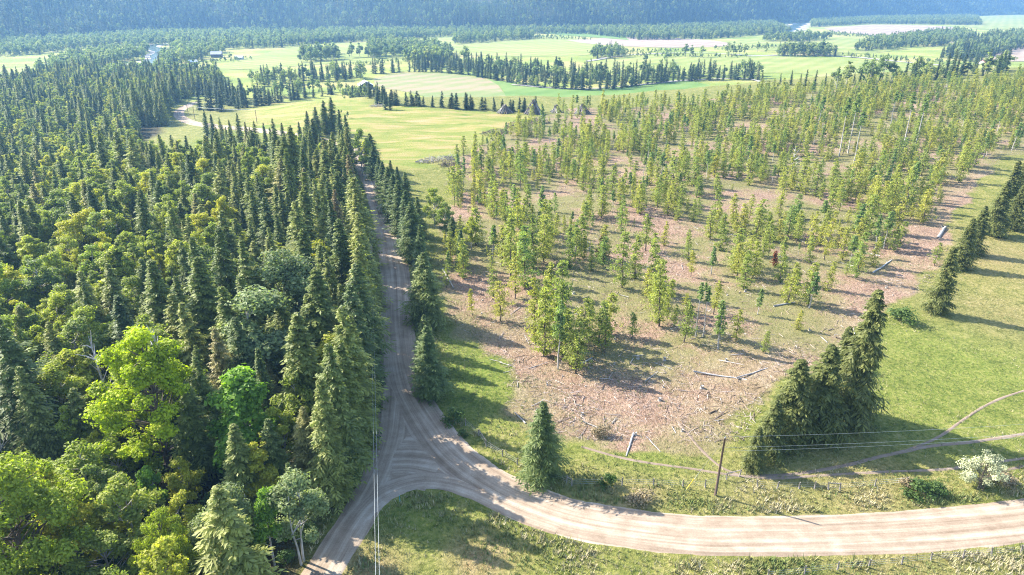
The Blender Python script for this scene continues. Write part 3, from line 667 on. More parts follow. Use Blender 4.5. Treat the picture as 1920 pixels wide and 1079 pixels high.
# broad-leaved trees with their own places in the forest edge
for u, v, vt, kk, w, lb in ((318, 890, 612, K['maple'][:1], 1.1, 'huge bright yellow-green maple rising over the lower forest'), (70, 1130, 850, K['maple'][1:], .95, 'wide olive-yellow maple filling the lower forest corner'),
                            (335, 1130, 955, K['maple'][1:], .62, 'pale yellow maple by the bottom edge between two grey-green trees'), (470, 900, 695, K['vivid_leaf'], 1.2, 'light green tree behind the shady conifers, beside the maple'),
                            (458, 1065, 915, K['grey_leaf'], 1.0, 'round grey-green tree with a white stem near the driveway'), (515, 1060, 915, K['vivid_leaf'], .8, 'vivid green tree between two grey-green trees'),
                            (572, 1050, 892, K['grey_leaf'], 1.05, 'grey-green tree nearest the driveway'), (300, 985, 870, K['vivid_leaf'], .8, 'small green rounded tree under the maple'), (410, 1100, 965, K['grey_leaf'], .8, 'dull green tree at the bottom edge before the vivid tree'),
                            (545, 640, 470, K['grey_leaf'], 1.3, 'tall airy light green tree in the middle of the conifers'), (500, 740, 545, K['grey_leaf'], 1.4, 'large pale green cottonwood below the airy tree'),
                            (680, 330, 238, K['leaf'], .8, 'tree with pale stem beside the far road bend'), (688, 322, 262, K['leaf'], 1.0, 'light round tree beside the dark pointed fir'),
                            (836, 452, 378, K['leaf'], 1.0, 'green leafy tree behind the roadside firs at the clearing edge'), (884, 468, 405, K['leaf'], .9, 'thin grey-leaved tree at the clearing edge'), (815, 425, 350, K['leaf'], .9, 'leafy tree by the firs at the top of the clearing edge')):
    occ(by_px('broadleaf_tree', kk, u, v, vt, lb, 'tree', None, w), 4.5 if 'maple' in lb else 2.5)

# ------------------------------------------------------------------ the forest left of the road
def build_forest():
    rng = np.random.default_rng(5)
    x, y = grid_points(FOREST, 5.5, rng, .5)
    keep = (y > 38) & (x > -520)
    keep &= segdist(x, y, MAIN) > 6.5; keep &= segdist(x, y, DRIVE) > 5.5
    for tx, ty, r in TAKEN: keep &= np.hypot(x - tx, y - ty) > r
    x, y = x[keep], y[keep]; z = T(x, y)
    # patches of broad-leaved trees as the photo shows them (column, row, radius in metres, weight)
    bl = .30 + .14 * (x < -90) + .35 * (lowf(x, y, 19, 2.2) > .4)
    for (u, v, rad, k) in ((90, 450, 30, .85), (340, 400, 14, .6), (260, 560, 16, .7), (60, 640, 18, .9), (140, 610, 14, .8), (30, 560, 16, .8), (60, 300, 40, .7), (200, 240, 40, .6), (330, 330, 24, .6), (120, 760, 12, .7),
                           (230, 260, 30, .7), (60, 900, 16, .8), (200, 980, 14, .8), (420, 1000, 12, .85), (560, 560, 9, .5), (620, 300, 14, .7), (470, 780, 8, .7), (20, 1000, 16, .9), (420, 330, 12, .4), (150, 380, 22, .6), (40, 720, 10, .7), (100, 870, 24, .92), (250, 1010, 24, .92), (400, 960, 16, .8), (450, 1060, 16, .9), (160, 1080, 20, .92), (250, 470, 14, .6), (150, 520, 20, .75), (400, 480, 9, .5), (480, 430, 9, .4), (120, 230, 40, .6), (30, 380, 26, .7)):
        P = at(u, v); bl = np.maximum(bl, k * np.exp(-(np.hypot(x - P[0], y - P[1]) / rad) ** 2))
    dark = segdist(x, y, MAIN) < 38
    bl = np.where(dark & (y > 95), bl * .3, bl)
    isb = rng.random(len(x)) < bl
    thin = rng.random(len(x)) < .93
    H = np.where(isb, rng.uniform(8.5, 16, len(x)), np.clip(rng.normal(14, 4.4, len(x)), 5, 25))
    H = np.where(dark & ~isb, H * 1.15, H)
    H *= np.where(y > 330, .92, 1)
    # keep the long view to the bend and its bank open
    u, v = proj(x, y, z + H); ub, vb = proj(x, y, z)
    thin &= ~((ub > 255) & (ub < 480) & (v < 238) & (vb > 238))
    thin &= ~((ub > 430) & (ub < 700) & (v < 232) & (vb > 232) & (rng.random(len(x)) < .8))
    x, y, z, H, isb, u, v, ub, vb = (q[thin] for q in (x, y, z, H, isb, u, v, ub, vb))
    vm = rng.integers(0, 4, len(x))
    d = np.hypot(x, y)
    seen = (u > 4) & (u < 1916) & (v > 2) & (v < 1070)
    size = H / np.hypot(d, CAM_H - z)
    ind = np.zeros(len(x), bool)
    roots = {}
    for b_, nmax, nm, kits, cat, grp in ((False, 298, 'conifer_tree', K['spruce'], 'conifer', 'conifers of the forest beside the road'), (True, 262, 'broadleaf_tree', K['leaf'], 'tree', 'broad-leaved trees of the forest beside the road')):
        c = np.where(seen & (isb == b_))[0]; c = c[np.argsort(-size[c])][:nmax]; ind[c] = True; rs = []
        for i in c:
            if b_: ds = ('tall ' if H[i] > 14 else 'small ' if H[i] < 10.5 else '') + 'leafy green forest tree'
            else: ds = ('tall ' if H[i] > 20 else 'small ' if H[i] < 14 else '') + 'dark forest conifer'
            rs.append(tree(nm, kits[vm[i]], x[i], y[i], H[i], where(ds, x[i], y[i], z[i] + H[i]), cat, grp, rng.uniform(0, 6.28), rng.uniform(.85, 1.4), (rng.normal(0, .025), rng.normal(0, .025))))
    r = ~ind & (np.abs(proj(x, y, z)[0] - 960) < 2300)
    kits = first_parts(K['spruce']) + first_parts(K['leaf'])
    var = np.where(isb, vm + 4, vm)[r]; sc = (H / np.where(isb, 17., 22.))[r]
    scatter('forest', 'mixed conifer and leafy forest running back beside the gravel road', np.c_[x, y, z - .05][r], rng.uniform(0, 6.28, r.sum()), sc, var, kits, rng.uniform(.85, 1.4, r.sum()))
build_forest()
# understorey: low bushes on the forest floor and along the road verge
# ------------------------------------------------------------------ young trees left standing on the logged ground
def build_young():
    rng = np.random.default_rng(9); lst = []
    hand = [(1020, 668, 520), (1046, 692, 560), (1072, 684, 575), (1004, 642, 520), (1092, 655, 555), (1122, 645, 565), (1134, 662, 590), (1062, 640, 480), (1030, 622, 488), (1104, 622, 560), (1142, 628, 545), (1080, 700, 600), (1052, 664, 520),
            (938, 602, 525), (1236, 612, 480), (1226, 578, 500), (1190, 522, 438), (1166, 540, 430), (1250, 596, 520), (958, 522, 398), (984, 542, 418), (940, 500, 420), (1000, 502, 396), (1020, 492, 408), (976, 472, 368), (926, 470, 424), (966, 560, 470),
            (1346, 655, 560), (1282, 642, 565), (1264, 612, 570), (1380, 640, 580), (1490, 562, 505), (1550, 545, 490), (1432, 662, 618), (1462, 530, 440), (1592, 502, 440), (1604, 524, 430), (870, 522, 450), (886, 592, 540), (862, 482, 428), (1496, 618, 580),
            (1350, 470, 400), (1400, 500, 430), (1440, 480, 410), (1520, 470, 395), (1130, 500, 440), (1090, 480, 400), (1210, 470, 400), (1290, 490, 430), (1680, 440, 370), (1730, 420, 350), (1640, 470, 400), (1700, 380, 300), (1420, 590, 540)]
    for u, v, vt in hand:
        P = at(u, v); lst.append((P[0], P[1], min(22, max(3.5, top_z(P, vt) - P[2]))))
    hx = np.array([a[0] for a in lst]); hy = np.array([a[1] for a in lst])
    x, y = grid_points(CUT, 4.9, rng, .5)
    z = T(x, y); ub, vb = proj(x, y, z)
    dens = np.interp(vb, [170, 230, 330, 420, 480, 560, 640, 700], [.95, .88, .76, .66, .50, .26, .10, 0])
    dens *= np.clip(.7 + 1.0 * lowf(x, y, 13, .9), .06, 1.5)
    dens *= np.where(segdist(x, y, SKID) < 6, .05, 1) * np.where(segdist(x, y, BARE) < 12, .05, 1)
    k = rng.random(len(x)) < dens
    k &= (sdist(x, y, CUT) > 1.5)
    k &= ~((ub > 915) & (ub < 1118) & (vb > 204) & (vb < 246) & (rng.random(len(x)) < .8))
    for a, c in zip(hx, hy): k &= np.hypot(x - a, y - c) > 2.2
    for tx, ty, r in TAKEN: k &= np.hypot(x - tx, y - ty) > r
    x, y = x[k], y[k]; H = np.clip(rng.normal(8.2, 3.0, len(x)), 2.5, 16)
    nh = len(lst); x = np.r_[hx, x]; y = np.r_[hy, y]; H = np.r_[[a[2] for a in lst], H]; z = T(x, y)
    isb = rng.random(len(x)) < .14; var = np.where(isb, 5 + rng.integers(0, 3, len(x)), rng.integers(0, 5, len(x)))
    wd = np.where(H > 13, .8, 1.05) * rng.uniform(.85, 1.35, len(x))
    u, v = proj(x, y, z + H); size = H / np.hypot(np.hypot(x, y), CAM_H); seen = (u > 3) & (u < 1917) & (v > 2)
    ind = np.zeros(len(x), bool); roots = {}
    for b_, nmax, nm, kits, cat, grp, off in ((False, 298, 'young_cedar', K['young'], 'young tree', 'young trees left standing in the clearing', 0), (True, 120, 'birch_tree', K['birch'], 'birch', 'birches in the clearing', 5)):
        c = np.where(seen & (isb == b_))[0]; c = c[np.argsort(-size[c])][:nmax]; ind[c] = True; rs = []
        for i in c:
            ds = (('tall ' if H[i] > 13 else 'short ' if H[i] < 7 else 'slim ') + ('pale birch in the clearing' if b_ else 'young tree in the clearing'))
            rs.append(tree(nm, kits[var[i] - off], x[i], y[i], H[i], where(ds, x[i], y[i], z[i] + H[i]), cat, grp, rng.uniform(0, 6.28), wd[i], (rng.normal(0, .03), rng.normal(0, .03))))
    r = ~ind
    ks = first_parts(K['young']) + first_parts(K['birch']); Hk = np.where(isb, 12., 10.)
    scatter('young_woodland', 'thin stand of young yellow-green trees spread over the far clearing', np.c_[x, y, z - .05][r], rng.uniform(0, 6.28, r.sum()), (H / Hk)[r], var[r], ks, wd[r])
build_young()

# ------------------------------------------------------------------ valley: tree rows, field trees, woods, mountain forest
def row_px(line, n, kits, nm, cat, grp, desc, hr, rng, spread=3.0, wide=(.95, 1.35), line2=None):
    p = smooth(ats(line)[:, :2], 8); s = np.concatenate([[0], np.cumsum(np.linalg.norm(np.diff(p, axis=0), axis=1))])
    q = (np.arange(n) + rng.uniform(.1, .9, n)) / n * s[-1]
    x = np.interp(q, s, p[:, 0]) + rng.normal(0, spread, n); y = np.interp(q, s, p[:, 1]) + rng.normal(0, spread, n)
    o_ = np.argsort(proj(x, y, T(x, y))[0]); x, y = x[o_], y[o_]
    for i_, (a, b_) in enumerate(zip(x, y)):
        H = rng.uniform(*hr); z = float(T(a, b_)); k = kits[rng.integers(len(kits))]
        tree(nm, k, a, b_, H, f'{ordinal(i_ + 1)} from left: {desc}', cat, grp, rng.uniform(0, 6.28), rng.uniform(*wide))
rv = np.random.default_rng(21)
VC, VL = 'conifers of the valley tree rows', 'leafy trees out on the valley fields'
row_px([(695, 139), (760, 135), (830, 136), (905, 145), (965, 157), (1030, 165), (1090, 169), (1150, 167), (1205, 159), (1290, 152), (1360, 150), (1425, 149)], 99, K['vcon'], 'valley_conifer', 'conifer', VC, 'dark conifer in the front of the valley tree belt', (13, 19), rv, 2.5)
row_px([(960, 158), (1030, 165), (1090, 169), (1190, 162)], 22, K['vleaf'], 'valley_leafy_tree', 'tree', VL, 'light leafy tree among the valley belt conifers', (8, 13), rv, 3, (.6, .9))
row_px([(612, 176), (660, 182), (720, 192), (780, 199), (840, 203), (900, 206), (960, 209), (1010, 211)], 99, K['vcon'], 'valley_conifer', 'conifer', VC, 'small conifer lining the far side of the meadow', (6, 11.5), rv, 2.2, (1.2, 2.1))
row_px([(600, 172), (640, 176), (690, 184)], 14, K['vleaf'], 'valley_leafy_tree', 'tree', VL, 'leafy tree lining the meadow near the barn', (9, 12), rv, 2.5, (.6, .9))
row_px([(440, 206), (480, 200), (520, 192), (560, 186), (600, 180)], 26, K['vcon'], 'valley_conifer', 'conifer', VC, 'conifer at the back corner of the meadow', (10, 17), rv, 5)
row_px([(385, 210), (420, 206), (440, 190), (400, 180), (360, 176), (330, 170)], 46, K['vcon'], 'valley_conifer', 'conifer', VC, 'conifer in the grove behind the road loop', (14, 21), rv, 9)
row_px([(430, 190), (480, 184), (540, 178), (600, 172)], 20, K['vleaf'], 'valley_leafy_tree', 'tree', VL, 'leafy tree behind the meadow corner', (10, 15), rv, 6, (.6, .9))
for n_, (u, v, vt) in enumerate(((390, 258, 206), (403, 266, 214), (418, 268, 220), (436, 274, 224), (452, 270, 212), (466, 278, 228), (482, 276, 226), (500, 280, 230), (518, 280, 222), (534, 282, 230), (550, 282, 234), (566, 284, 228), (430, 284, 238), (584, 286, 236), (474, 286, 238))):
    P = at(u, v); occ(tree('conifer_tree', K['spruce'][n_ % 4], P[0], P[1], min(20, top_z(P, vt) - P[2]), f'{ordinal(n_ + 1)} conifer in the row hiding the far road, counted from the loop', 'conifer', 'conifers hiding the far road', None, 1.0), 2)
for u, v, vt, w in ((612, 252, 188, 1.0), (596, 256, 200, 1.0), (626, 250, 182, .9), (580, 260, 208, 1.0), (640, 262, 205, .9), (652, 272, 215, .9)):
    P = at(u, v); z = top_z(P, vt); tree('fir_tree', K['roadfir'][int(u) % 3], P[0], P[1], z - P[2], where('dark fir of the meadow knot', P[0], P[1], z), 'conifer', 'firs between the road and the clearing', None, w)
for u, v, vt in ((723, 206, 173), (732, 207, 178), (1482, 160, 132), (1500, 158, 138), (1510, 161, 130), (1528, 160, 131), (1546, 161, 137), (1462, 158, 137), (1600, 156, 135), (1612, 158, 130), (1630, 157, 128), (1648, 158, 136), (1676, 155, 131), (1694, 156, 136), (1420, 152, 120), (1428, 154, 132), (375, 206, 160), (500, 196, 160), (505, 198, 172), (1780, 138, 122), (1800, 136, 120), (1822, 134, 117), (1842, 134, 119)):
    P = at(u, v); z = top_z(P, vt); z = min(z, P[2] + 24); tree('valley_conifer', K['vcon'][int(u) % 3], P[0], P[1], z - P[2], where('lone dark conifer at a field edge', P[0], P[1], z), 'conifer', VC, None, 1.1)
for u, v, vt in ((568, 112, 80), (582, 114, 82), (597, 114, 78), (612, 113, 80), (628, 112, 80), (660, 108, 78), (675, 108, 80), (655, 110, 90), (700, 106, 74), (712, 105, 70), (724, 105, 74), (738, 104, 78), (690, 107, 82),
                 (765, 122, 82), (778, 126, 80), (790, 128, 76), (802, 126, 78), (815, 124, 84), (826, 122, 88), (840, 124, 92), (872, 122, 86), (1285, 106, 82), (1296, 107, 84), (1316, 108, 86), (1364, 104, 80), (1374, 105, 78), (1386, 104, 80), (1396, 103, 82),
                 (1420, 97, 78), (1436, 98, 80), (1466, 105, 82), (1476, 105, 74), (1488, 105, 80), (1500, 105, 72), (1512, 105, 78), (1524, 104, 82), (1540, 105, 73), (1552, 104, 80), (1562, 103, 84), (1116, 108, 86), (1128, 110, 84), (1142, 109, 86), (1154, 106, 82), (1162, 104, 84),
                 (998, 70, 58), (1012, 72, 62), (1026, 72, 62), (385, 110, 92), (398, 108, 96), (432, 112, 98), (300, 132, 110), (318, 130, 104), (340, 126, 106), (355, 118, 96), (1700, 84, 68), (1716, 82, 66), (1690, 82, 70), (1640, 88, 74), (1660, 90, 78), (1630, 90, 80), (1885, 108, 92),
                 (1790, 92, 76), (1810, 96, 80), (1770, 86, 70), (1830, 100, 86), (1850, 104, 88), (1566, 160, 128), (1250, 118, 96), (1210, 120, 98), (640, 214, 206), (652, 222, 208)):
    P = at(u, v); z = min(top_z(P, vt), P[2] + 26); tree('valley_leafy_tree', K['vleaf'][int(u) % 3], P[0], P[1], max(3, z - P[2]), where('leafy tree on valley fields', P[0], P[1], z), 'tree', VL, None, random.uniform(.8, 1.1))
def wood(name, label, polys, kits, ks, step, hr, rng, dens=1.0):
    X = []
    for poly, con in polys:
        p = ats(poly); x, y = grid_points(p, step, rng, .48); k = rng.random(len(x)) < dens
        x, y = x[k], y[k]; c = rng.random(len(x)) < con; X.append(np.c_[x, y, c])
    X = np.vstack(X); n = len(X); H = rng.uniform(*hr, n); c = X[:, 2] > .5
    var = np.where(c, rng.integers(0, 3, n), 3 + rng.integers(0, 3, n)); sc = H / np.where(c, 20., 16.) * np.where(c, 1.1, 1)
    scatter(name, label, np.c_[X[:, 0], X[:, 1], T(X[:, 0], X[:, 1])], rng.uniform(0, 6.28, n), sc, var, kits, rng.uniform(.8, 1.25, n))
VK = first_parts(K['vcon']) + first_parts(K['vleaf'])
wood('riverside_woodland', 'pale leafy woods along the river under the blue mountain', [
    ([(-300, 118), (60, 104), (150, 92), (300, 86), (420, 93), (520, 90), (640, 79), (560, 66), (300, 62), (100, 80), (-300, 96)], .15),
    ([(60, 140), (130, 112), (220, 100), (280, 96), (270, 112), (200, 128), (150, 138)], .1),
    ([(300, 130), (370, 118), (430, 96), (330, 92), (305, 108)], .1),
    ([(560, 84), (700, 78), (900, 66), (1000, 64), (1180, 66), (1200, 58), (800, 61), (600, 63)], .2),
    ([(1050, 56), (1200, 76), (1330, 74), (1480, 62), (1450, 46), (1200, 57)], .35),
    ([(1520, 52), (1620, 46), (1700, 46), (1840, 48), (1830, 34), (1650, 36), (1520, 44)], .25),
    ([(1620, 82), (1700, 90), (1760, 88), (1830, 72), (1800, 62), (1740, 66), (1690, 74)], .3),
    ([(1760, 110), (1830, 120), (1880, 100), (1940, 88), (1940, 64), (1860, 70), (1800, 86)], .6),
    ([(760, 132), (830, 130), (905, 138), (965, 148), (1030, 156), (1090, 160), (1205, 152), (1420, 147), (1400, 140), (1205, 142), (1090, 142), (965, 130), (880, 122), (800, 118)], .75),
    ([(470, 166), (560, 158), (640, 154), (690, 146), (640, 140), (540, 146), (470, 152)], .6),
    ([(690, 112), (745, 108), (790, 92), (740, 82), (690, 88)], .15), ([(770, 124), (830, 122), (850, 104), (800, 84), (765, 92)], .2), ([(560, 118), (640, 114), (635, 100), (565, 102)], .1),
    ([(1450, 107), (1570, 106), (1560, 98), (1460, 98)], .35), ([(1600, 98), (1690, 92), (1680, 84), (1610, 90)], .2), ([(1110, 112), (1170, 108), (1160, 98), (1115, 102)], .3), ([(1420, 78), (1500, 70), (1560, 74), (1500, 80)], .1),
    ([(850, 84), (1000, 74), (1000, 68), (850, 72)], .2), ([(1560, 160), (1700, 160), (1900, 140), (1900, 128), (1700, 148)], .5),
    ([(180, 160), (320, 152), (420, 152), (400, 140), (300, 138), (160, 140)], .4)], VK, None, 9.5, (10, 19), np.random.default_rng(31), .75)
wood('hedge_bushes', 'low bushes and hedges between the valley fields', [(q, .12) for q in ([(1100, 104), (1280, 99), (1280, 94), (1100, 98)], [(1340, 95), (1480, 91), (1480, 87), (1340, 90)], [(1000, 74), (1110, 76), (1110, 72), (1000, 69)], [(1570, 107), (1700, 117), (1780, 124), (1780, 118), (1700, 111), (1570, 101)], [(370, 126), (480, 112), (480, 107), (370, 119)], [(1540, 66), (1700, 78), (1700, 73), (1560, 61)], [(1180, 108), (1400, 110), (1400, 106), (1180, 103)], [(640, 128), (780, 118), (780, 113), (640, 122)])], VK, None, 8.0, (2.5, 7), np.random.default_rng(33), .5)
def mountain():
    rng = np.random.default_rng(41); gx, gy = np.meshgrid(np.arange(-2300, 3400, 10.5), np.arange(1150, 4700, 10.5)); x = gx.ravel() + rng.uniform(-4.5, 4.5, gx.size); y = gy.ravel() + rng.uniform(-4.5, 4.5, gx.size)
    u = 960 + FPX * x / (y * CP + 73 * SP); d = y - np.interp(u, FOOT[:, 0], FOOT_Y)
    k = (u > -350) & (u < 2270) & (d > -12) & (d < 380); x, y, d = x[k], y[k], d[k]; n = len(x)
    leafy = rng.random(n) < np.where(d < 35, .5, .2); H = np.where(leafy, rng.uniform(10, 17, n), np.clip(rng.normal(20, 5.5, n), 8, 34))
    var = np.where(leafy, 2 + rng.integers(0, 3, n), rng.integers(0, 2, n)); sc = H / np.where(leafy, 16., 20.)
    P = at(1700, 20); P2 = at(200, 20)
    for kk, (px, py) in zip(K['mcon'], ((700, 40), (1000, 38))):
        P = at(px, py); tree('mountain_conifer', kk, P[0], P[1], 22, where('conifer on the blue mountainside', P[0], P[1], P[2] + 22), 'conifer', 'conifers of the mountainside')
    scatter('mountain_forest', 'blue hazy conifer forest covering the mountainside', np.c_[x, y, T(x, y) - .3], rng.uniform(0, 6.28, n), sc, var, first_parts(K['mcon']) + first_parts(K['vleaf']), rng.uniform(.9, 1.3, n))
mountain()

# ------------------------------------------------------------------ tall aspens, snags, odd trees of the clearing
K['aspen'] = [kit(young(201 + i, 20, 2.2, 9, 5, 12, .72, .3), 'bark_white', 'birchleaf', 20) for i in range(2)]
for u, v, vt in ((1573, 294, 166), (1590, 288, 160), (1714, 289, 172), (1692, 282, 168), (1668, 240, 168), (1304, 632, 528), (1318, 632, 534), (1564, 186, 124), (1600, 310, 200)):
    P = at(u, v); z = min(top_z(P, vt), P[2] + 27); tree('aspen_tree', K['aspen'][int(u) % 2], P[0], P[1], z - P[2], where('tall white-stemmed aspen', P[0], P[1], z), 'aspen', 'tall white-stemmed aspens', None, 1.0)
for u, v, vt, lb in ((1128, 484, 440, 'rusty dead sapling among the green young trees'), (1452, 500, 470, 'second rusty dead sapling on the open logged ground')):
    by_px('dead_sapling', K['rust'], u, v, vt, lb, 'dead tree')
for n_, (u, v, vt, lb) in enumerate(((218, 800, 610, 'bare grey snag with crooked limbs left of the maple'), (322, 800, 592, 'bleached snag behind the top of the maple'), (120, 860, 735, 'grey snag among leafy crowns above the wide maple'), (22, 900, 790, 'pale snag at the forest side of the wide maple'), (470, 640, 500, 'thin dead snag between dark conifers'), (1484, 345, 264, 'short broken white stem on the far clearing'))):
    me, cr = broadleaf(210 + n_, 14, 3.2, 14, 4, .05, .25); me.materials.append(M['dead']); bpy.data.meshes.remove(cr)
    P = at(u, v); H = top_z(P, vt) - P[2]; r = link('dead_snag', me); r.location = P; s_ = H / 14; r.scale = (s_, s_, s_); tag(r, lb, 'dead tree')

# ------------------------------------------------------------------ shrubs
for u, v, vt, key, w, lb in ((1836, 918, 850, 'blossom', .95, 'white blossoming bush by the gravel road'), (1722, 928, 904, 'shrub', 1.3, 'green bush on the road bank below the pasture'), (1755, 925, 908, 'shrub', 1.3, 'low olive bush between the green bush and the blossoming bush'), (1700, 912, 902, 'drybrush', 1.0, 'grey twiggy bush beside the green bush'),
                            (1200, 938, 924, 'drybrush', 1.4, 'brown dry bush by the road curve'), (1140, 912, 890, 'shrub', .8, 'little green conifer-like bush at the fence'), (852, 792, 768, 'shrub', 1.0, 'small green bush inside the road bend'), (1126, 815, 798, 'drybrush', .8, 'rust coloured bush on the slash by the fallen stems'),
                            (868, 818, 806, 'shrub', .9, 'low dark bush near the fence start'), (1885, 905, 890, 'drybrush', 1.4, 'bramble thicket past the blossoming bush'), (1585, 690, 660, 'shrub', 1.0, 'bush at the corner of the clearing and pasture'), (1690, 605, 580, 'shrub', 1.2, 'bush on the bank below the skid trail')):
    by_px('shrub', K[key], u, v, vt, lb, 'shrub', None, w)
def undergrowth():
    rng = np.random.default_rng(51); x, y = grid_points(FOREST, 3.4, rng, .5); k = (y > 40) & (y < 210) & (x > -130) & (rng.random(len(x)) < .75); x, y = x[k], y[k]
    e = resample(FOREST[:13, :2], 2.4); e = e + rng.normal(0, .8, e.shape); e = e[segdist(e[:, 0], e[:, 1], MAIN) > 5.2]
    x = np.r_[x, e[:, 0]]; y = np.r_[y, e[:, 1]]; k = (segdist(x, y, DRIVE) > 4.2) & (segdist(x, y, MAIN) > 5); x, y = x[k], y[k]; n = len(x)
    scatter('undergrowth', 'green bushes and saplings under the forest trees', np.c_[x, y, T(x, y)], rng.uniform(0, 6.28, n), rng.uniform(.5, 1.5, n), rng.integers(0, 2, n), first_parts(K['shrub']))
undergrowth()

# ------------------------------------------------------------------ slash, fallen logs, stumps
def rotm(yaw, pitch): return np.stack([np.cos(yaw) * np.cos(pitch), np.sin(yaw) * np.cos(pitch), np.sin(pitch)], -1)
def sticks(name, label, x, y, L, rad, yaw, pitch, lift, mat, tint):
    n = len(x); d = rotm(yaw, pitch); c = np.c_[x, y, T(x, y) + lift]; up = np.array([0, 0, 1.]); a = np.cross(d, up); a /= np.linalg.norm(a, axis=1)[:, None]; b = np.cross(a, d)
    V = []
    for end, k in ((-.5, 1.0), (.5, .55)):
        for q in range(3):
            t = q * 2.094
            V.append(c + d * (L * end)[:, None] + (a * math.cos(t) + b * math.sin(t)) * (rad * k)[:, None])
    V = np.stack(V, 1).reshape(-1, 3); o = np.arange(n)[:, None] * 6
    F = np.concatenate([o + np.array([[0, 1, 4, 3]]), o + np.array([[1, 2, 5, 4]]), o + np.array([[2, 0, 3, 5]])])
    m = mesh_np(name, V, F, np.repeat(tint, 6)); return tag(link(name, m, None, mat), label, kind='stuff')
ms, nt, b = newmat('slash_wood'); nt.links.new(ramp(nt, attr(nt, 'tint'), [(0, (.10, .07, .055)), (.3, (.27, .19, .15)), (.6, (.40, .32, .275)), (1, (.56, .50, .455))]), b.inputs['Base Color']); b.inputs['Roughness'].default_value = .9; M['slash'] = ms
def build_slash():
    rng = np.random.default_rng(61); n = 230000
    x = rng.uniform(CUT[:, 0].min(), 330, n); y = 95 + 330 * rng.random(n) ** 1.5
    k = inside(x, y, CUT); cl = lowf(x, y, 6, .3); k &= rng.random(n) < np.clip(.28 + .4 * cl + .5 * np.exp(-(segdist(x, y, BARE) / 12) ** 2), .03, 1); k &= (segdist(x, y, SKID) > 1.2)
    x, y = x[k], y[k]; n = len(x); L = np.clip(rng.lognormal(-.55, .6, n), .2, 3)
    near = y < 190; L = np.where(near & (rng.random(n) < .08), L * 1.8, L)
    sticks('slash', 'grey and reddish branches and bark strewn over the logged ground', x, y, L, .022 + .014 * L * rng.uniform(.6, 1.4, n), rng.uniform(0, 6.28, n), rng.normal(0, .13, n), .06 + .1 * rng.random(n), M['slash'], np.clip(rng.beta(1.3, 1.6, n), 0, 1))
build_slash()
def log_mesh(seed, L, r):
    g = np.random.default_rng(seed); mb = MB(); q = np.linspace(-L / 2, L / 2, 5); p = np.c_[q, g.normal(0, .05 * r * 4, 5), g.normal(0, .03, 5)]
    mb.tube(p, np.linspace(r, r * .6, 5) * g.uniform(.93, 1.07, 5), 7)
    for _ in range(2):
        i = g.integers(1, 4); a = g.uniform(.3, 2.8); e = p[i] + np.array([g.uniform(-.3, .3), math.cos(a) * r * 3.4, abs(math.sin(a)) * r * 3.4]); mb.tube(np.array([p[i], e]), [r * .25, r * .1], 4)
    return mb.mesh('log', True)
LOGS = []
for i, (L, r, mt) in enumerate(((6, .16, 'dead'), (4, .13, 'dead'), (8, .14, 'dead'), (3, .2, 'bark'), (5, .2, 'bark_pale'), (7, .1, 'dead'))):
    me = log_mesh(300 + i, L, r); me.materials.append(M[mt]); LOGS.append((me, L, r, 'brown' if mt == 'bark' else 'grey' if mt == 'bark_pale' else 'pale'))
def put_log(i, x, y, yaw, pitch, label=None, s=1.0):
    me, L, r, tone = LOGS[i]; o = link('fallen_log', me); z = float(T(x, y)) + r * .75; o.location = (x, y, z); o.rotation_euler = (0, -pitch, yaw); o.scale = (s, s, s)
    tag(o, label or where(f"{'long' if L * s > 5 else 'short'} {tone} log on logged ground", x, y, z, 'middle'), 'log', 'logs lying on the logged ground')
def logs_between():
    rng = np.random.default_rng(71)
    for (u0, v0, u1, v1, i, lb) in ((1188, 814, 1174, 856, 0, 'pale fallen stem on the grass pointing at the dry bush'), (1212, 820, 1238, 848, 2, 'pale curved stem lying beside the other fallen stem'), (1758, 447, 1772, 428, 4, 'thick grey log beside the skid trail'), (1636, 512, 1672, 488, 2, 'long pale log below the skid trail'), (1300, 700, 1400, 712, 2, 'long pale pole stretched across the open slash'),
                                    (1450, 575, 1490, 568, 4, 'dark short log on the open slash near the sapling'), (830, 505, 850, 540, 2, 'pale pole at the road side of the clearing'), (1075, 690, 1110, 672, 1, 'grey log at the foot of the tall young trees'), (1590, 470, 1650, 480, 0, 'pale log on the grass above the skid trail'), (1380, 712, 1440, 690, 2, 'long thin pole beside the cedar clump'), (985, 795, 965, 775, 4, 'dark log on the slash behind the lone fir')):
        A, B = at(u0, v0), at(u1, v1); d = B - A; put_log(i, (A.x + B.x) / 2, (A.y + B.y) / 2, math.atan2(d.y, d.x), 0, lb, max(.4, Vector((d.x, d.y, 0)).length / LOGS[i][1]))
    n = 0
    while n < 110:
        u, v = rng.uniform(820, 1800), rng.uniform(330, 830); P = at(u, v)
        if not inside(np.array([P.x]), np.array([P.y]), CUT)[0]: continue
        put_log(rng.integers(6), P.x, P.y, rng.uniform(0, 6.28), rng.normal(0, .04), None, rng.uniform(.25, .7)); n += 1
logs_between()
def stumps():
    rng = np.random.default_rng(81); mb = MB(); th = np.arange(9) * 2 * math.pi / 9; mb.tube(np.array([[0, 0, -.1], [0, 0, .15], [0, 0, .55]]), [.36, .27, .24], 9); me = mb.mesh('stump', True); me.materials.append(M['bark_pale']); n = 0
    while n < 45:
        u, v = rng.uniform(840, 1700), rng.uniform(420, 820); P = at(u, v)
        if not inside(np.array([P.x]), np.array([P.y]), CUT)[0]: continue
        o = link('tree_stump', me); o.location = P; s = rng.uniform(.6, 1.3); o.scale = (s, s, s * rng.uniform(.6, 1.3)); o.rotation_euler = (0, 0, rng.uniform(0, 6)); n += 1
        tag(o, where('cut stump on logged ground', P.x, P.y, P.z + .3, 'top'), 'stump', 'stumps on the logged ground')
stumps()
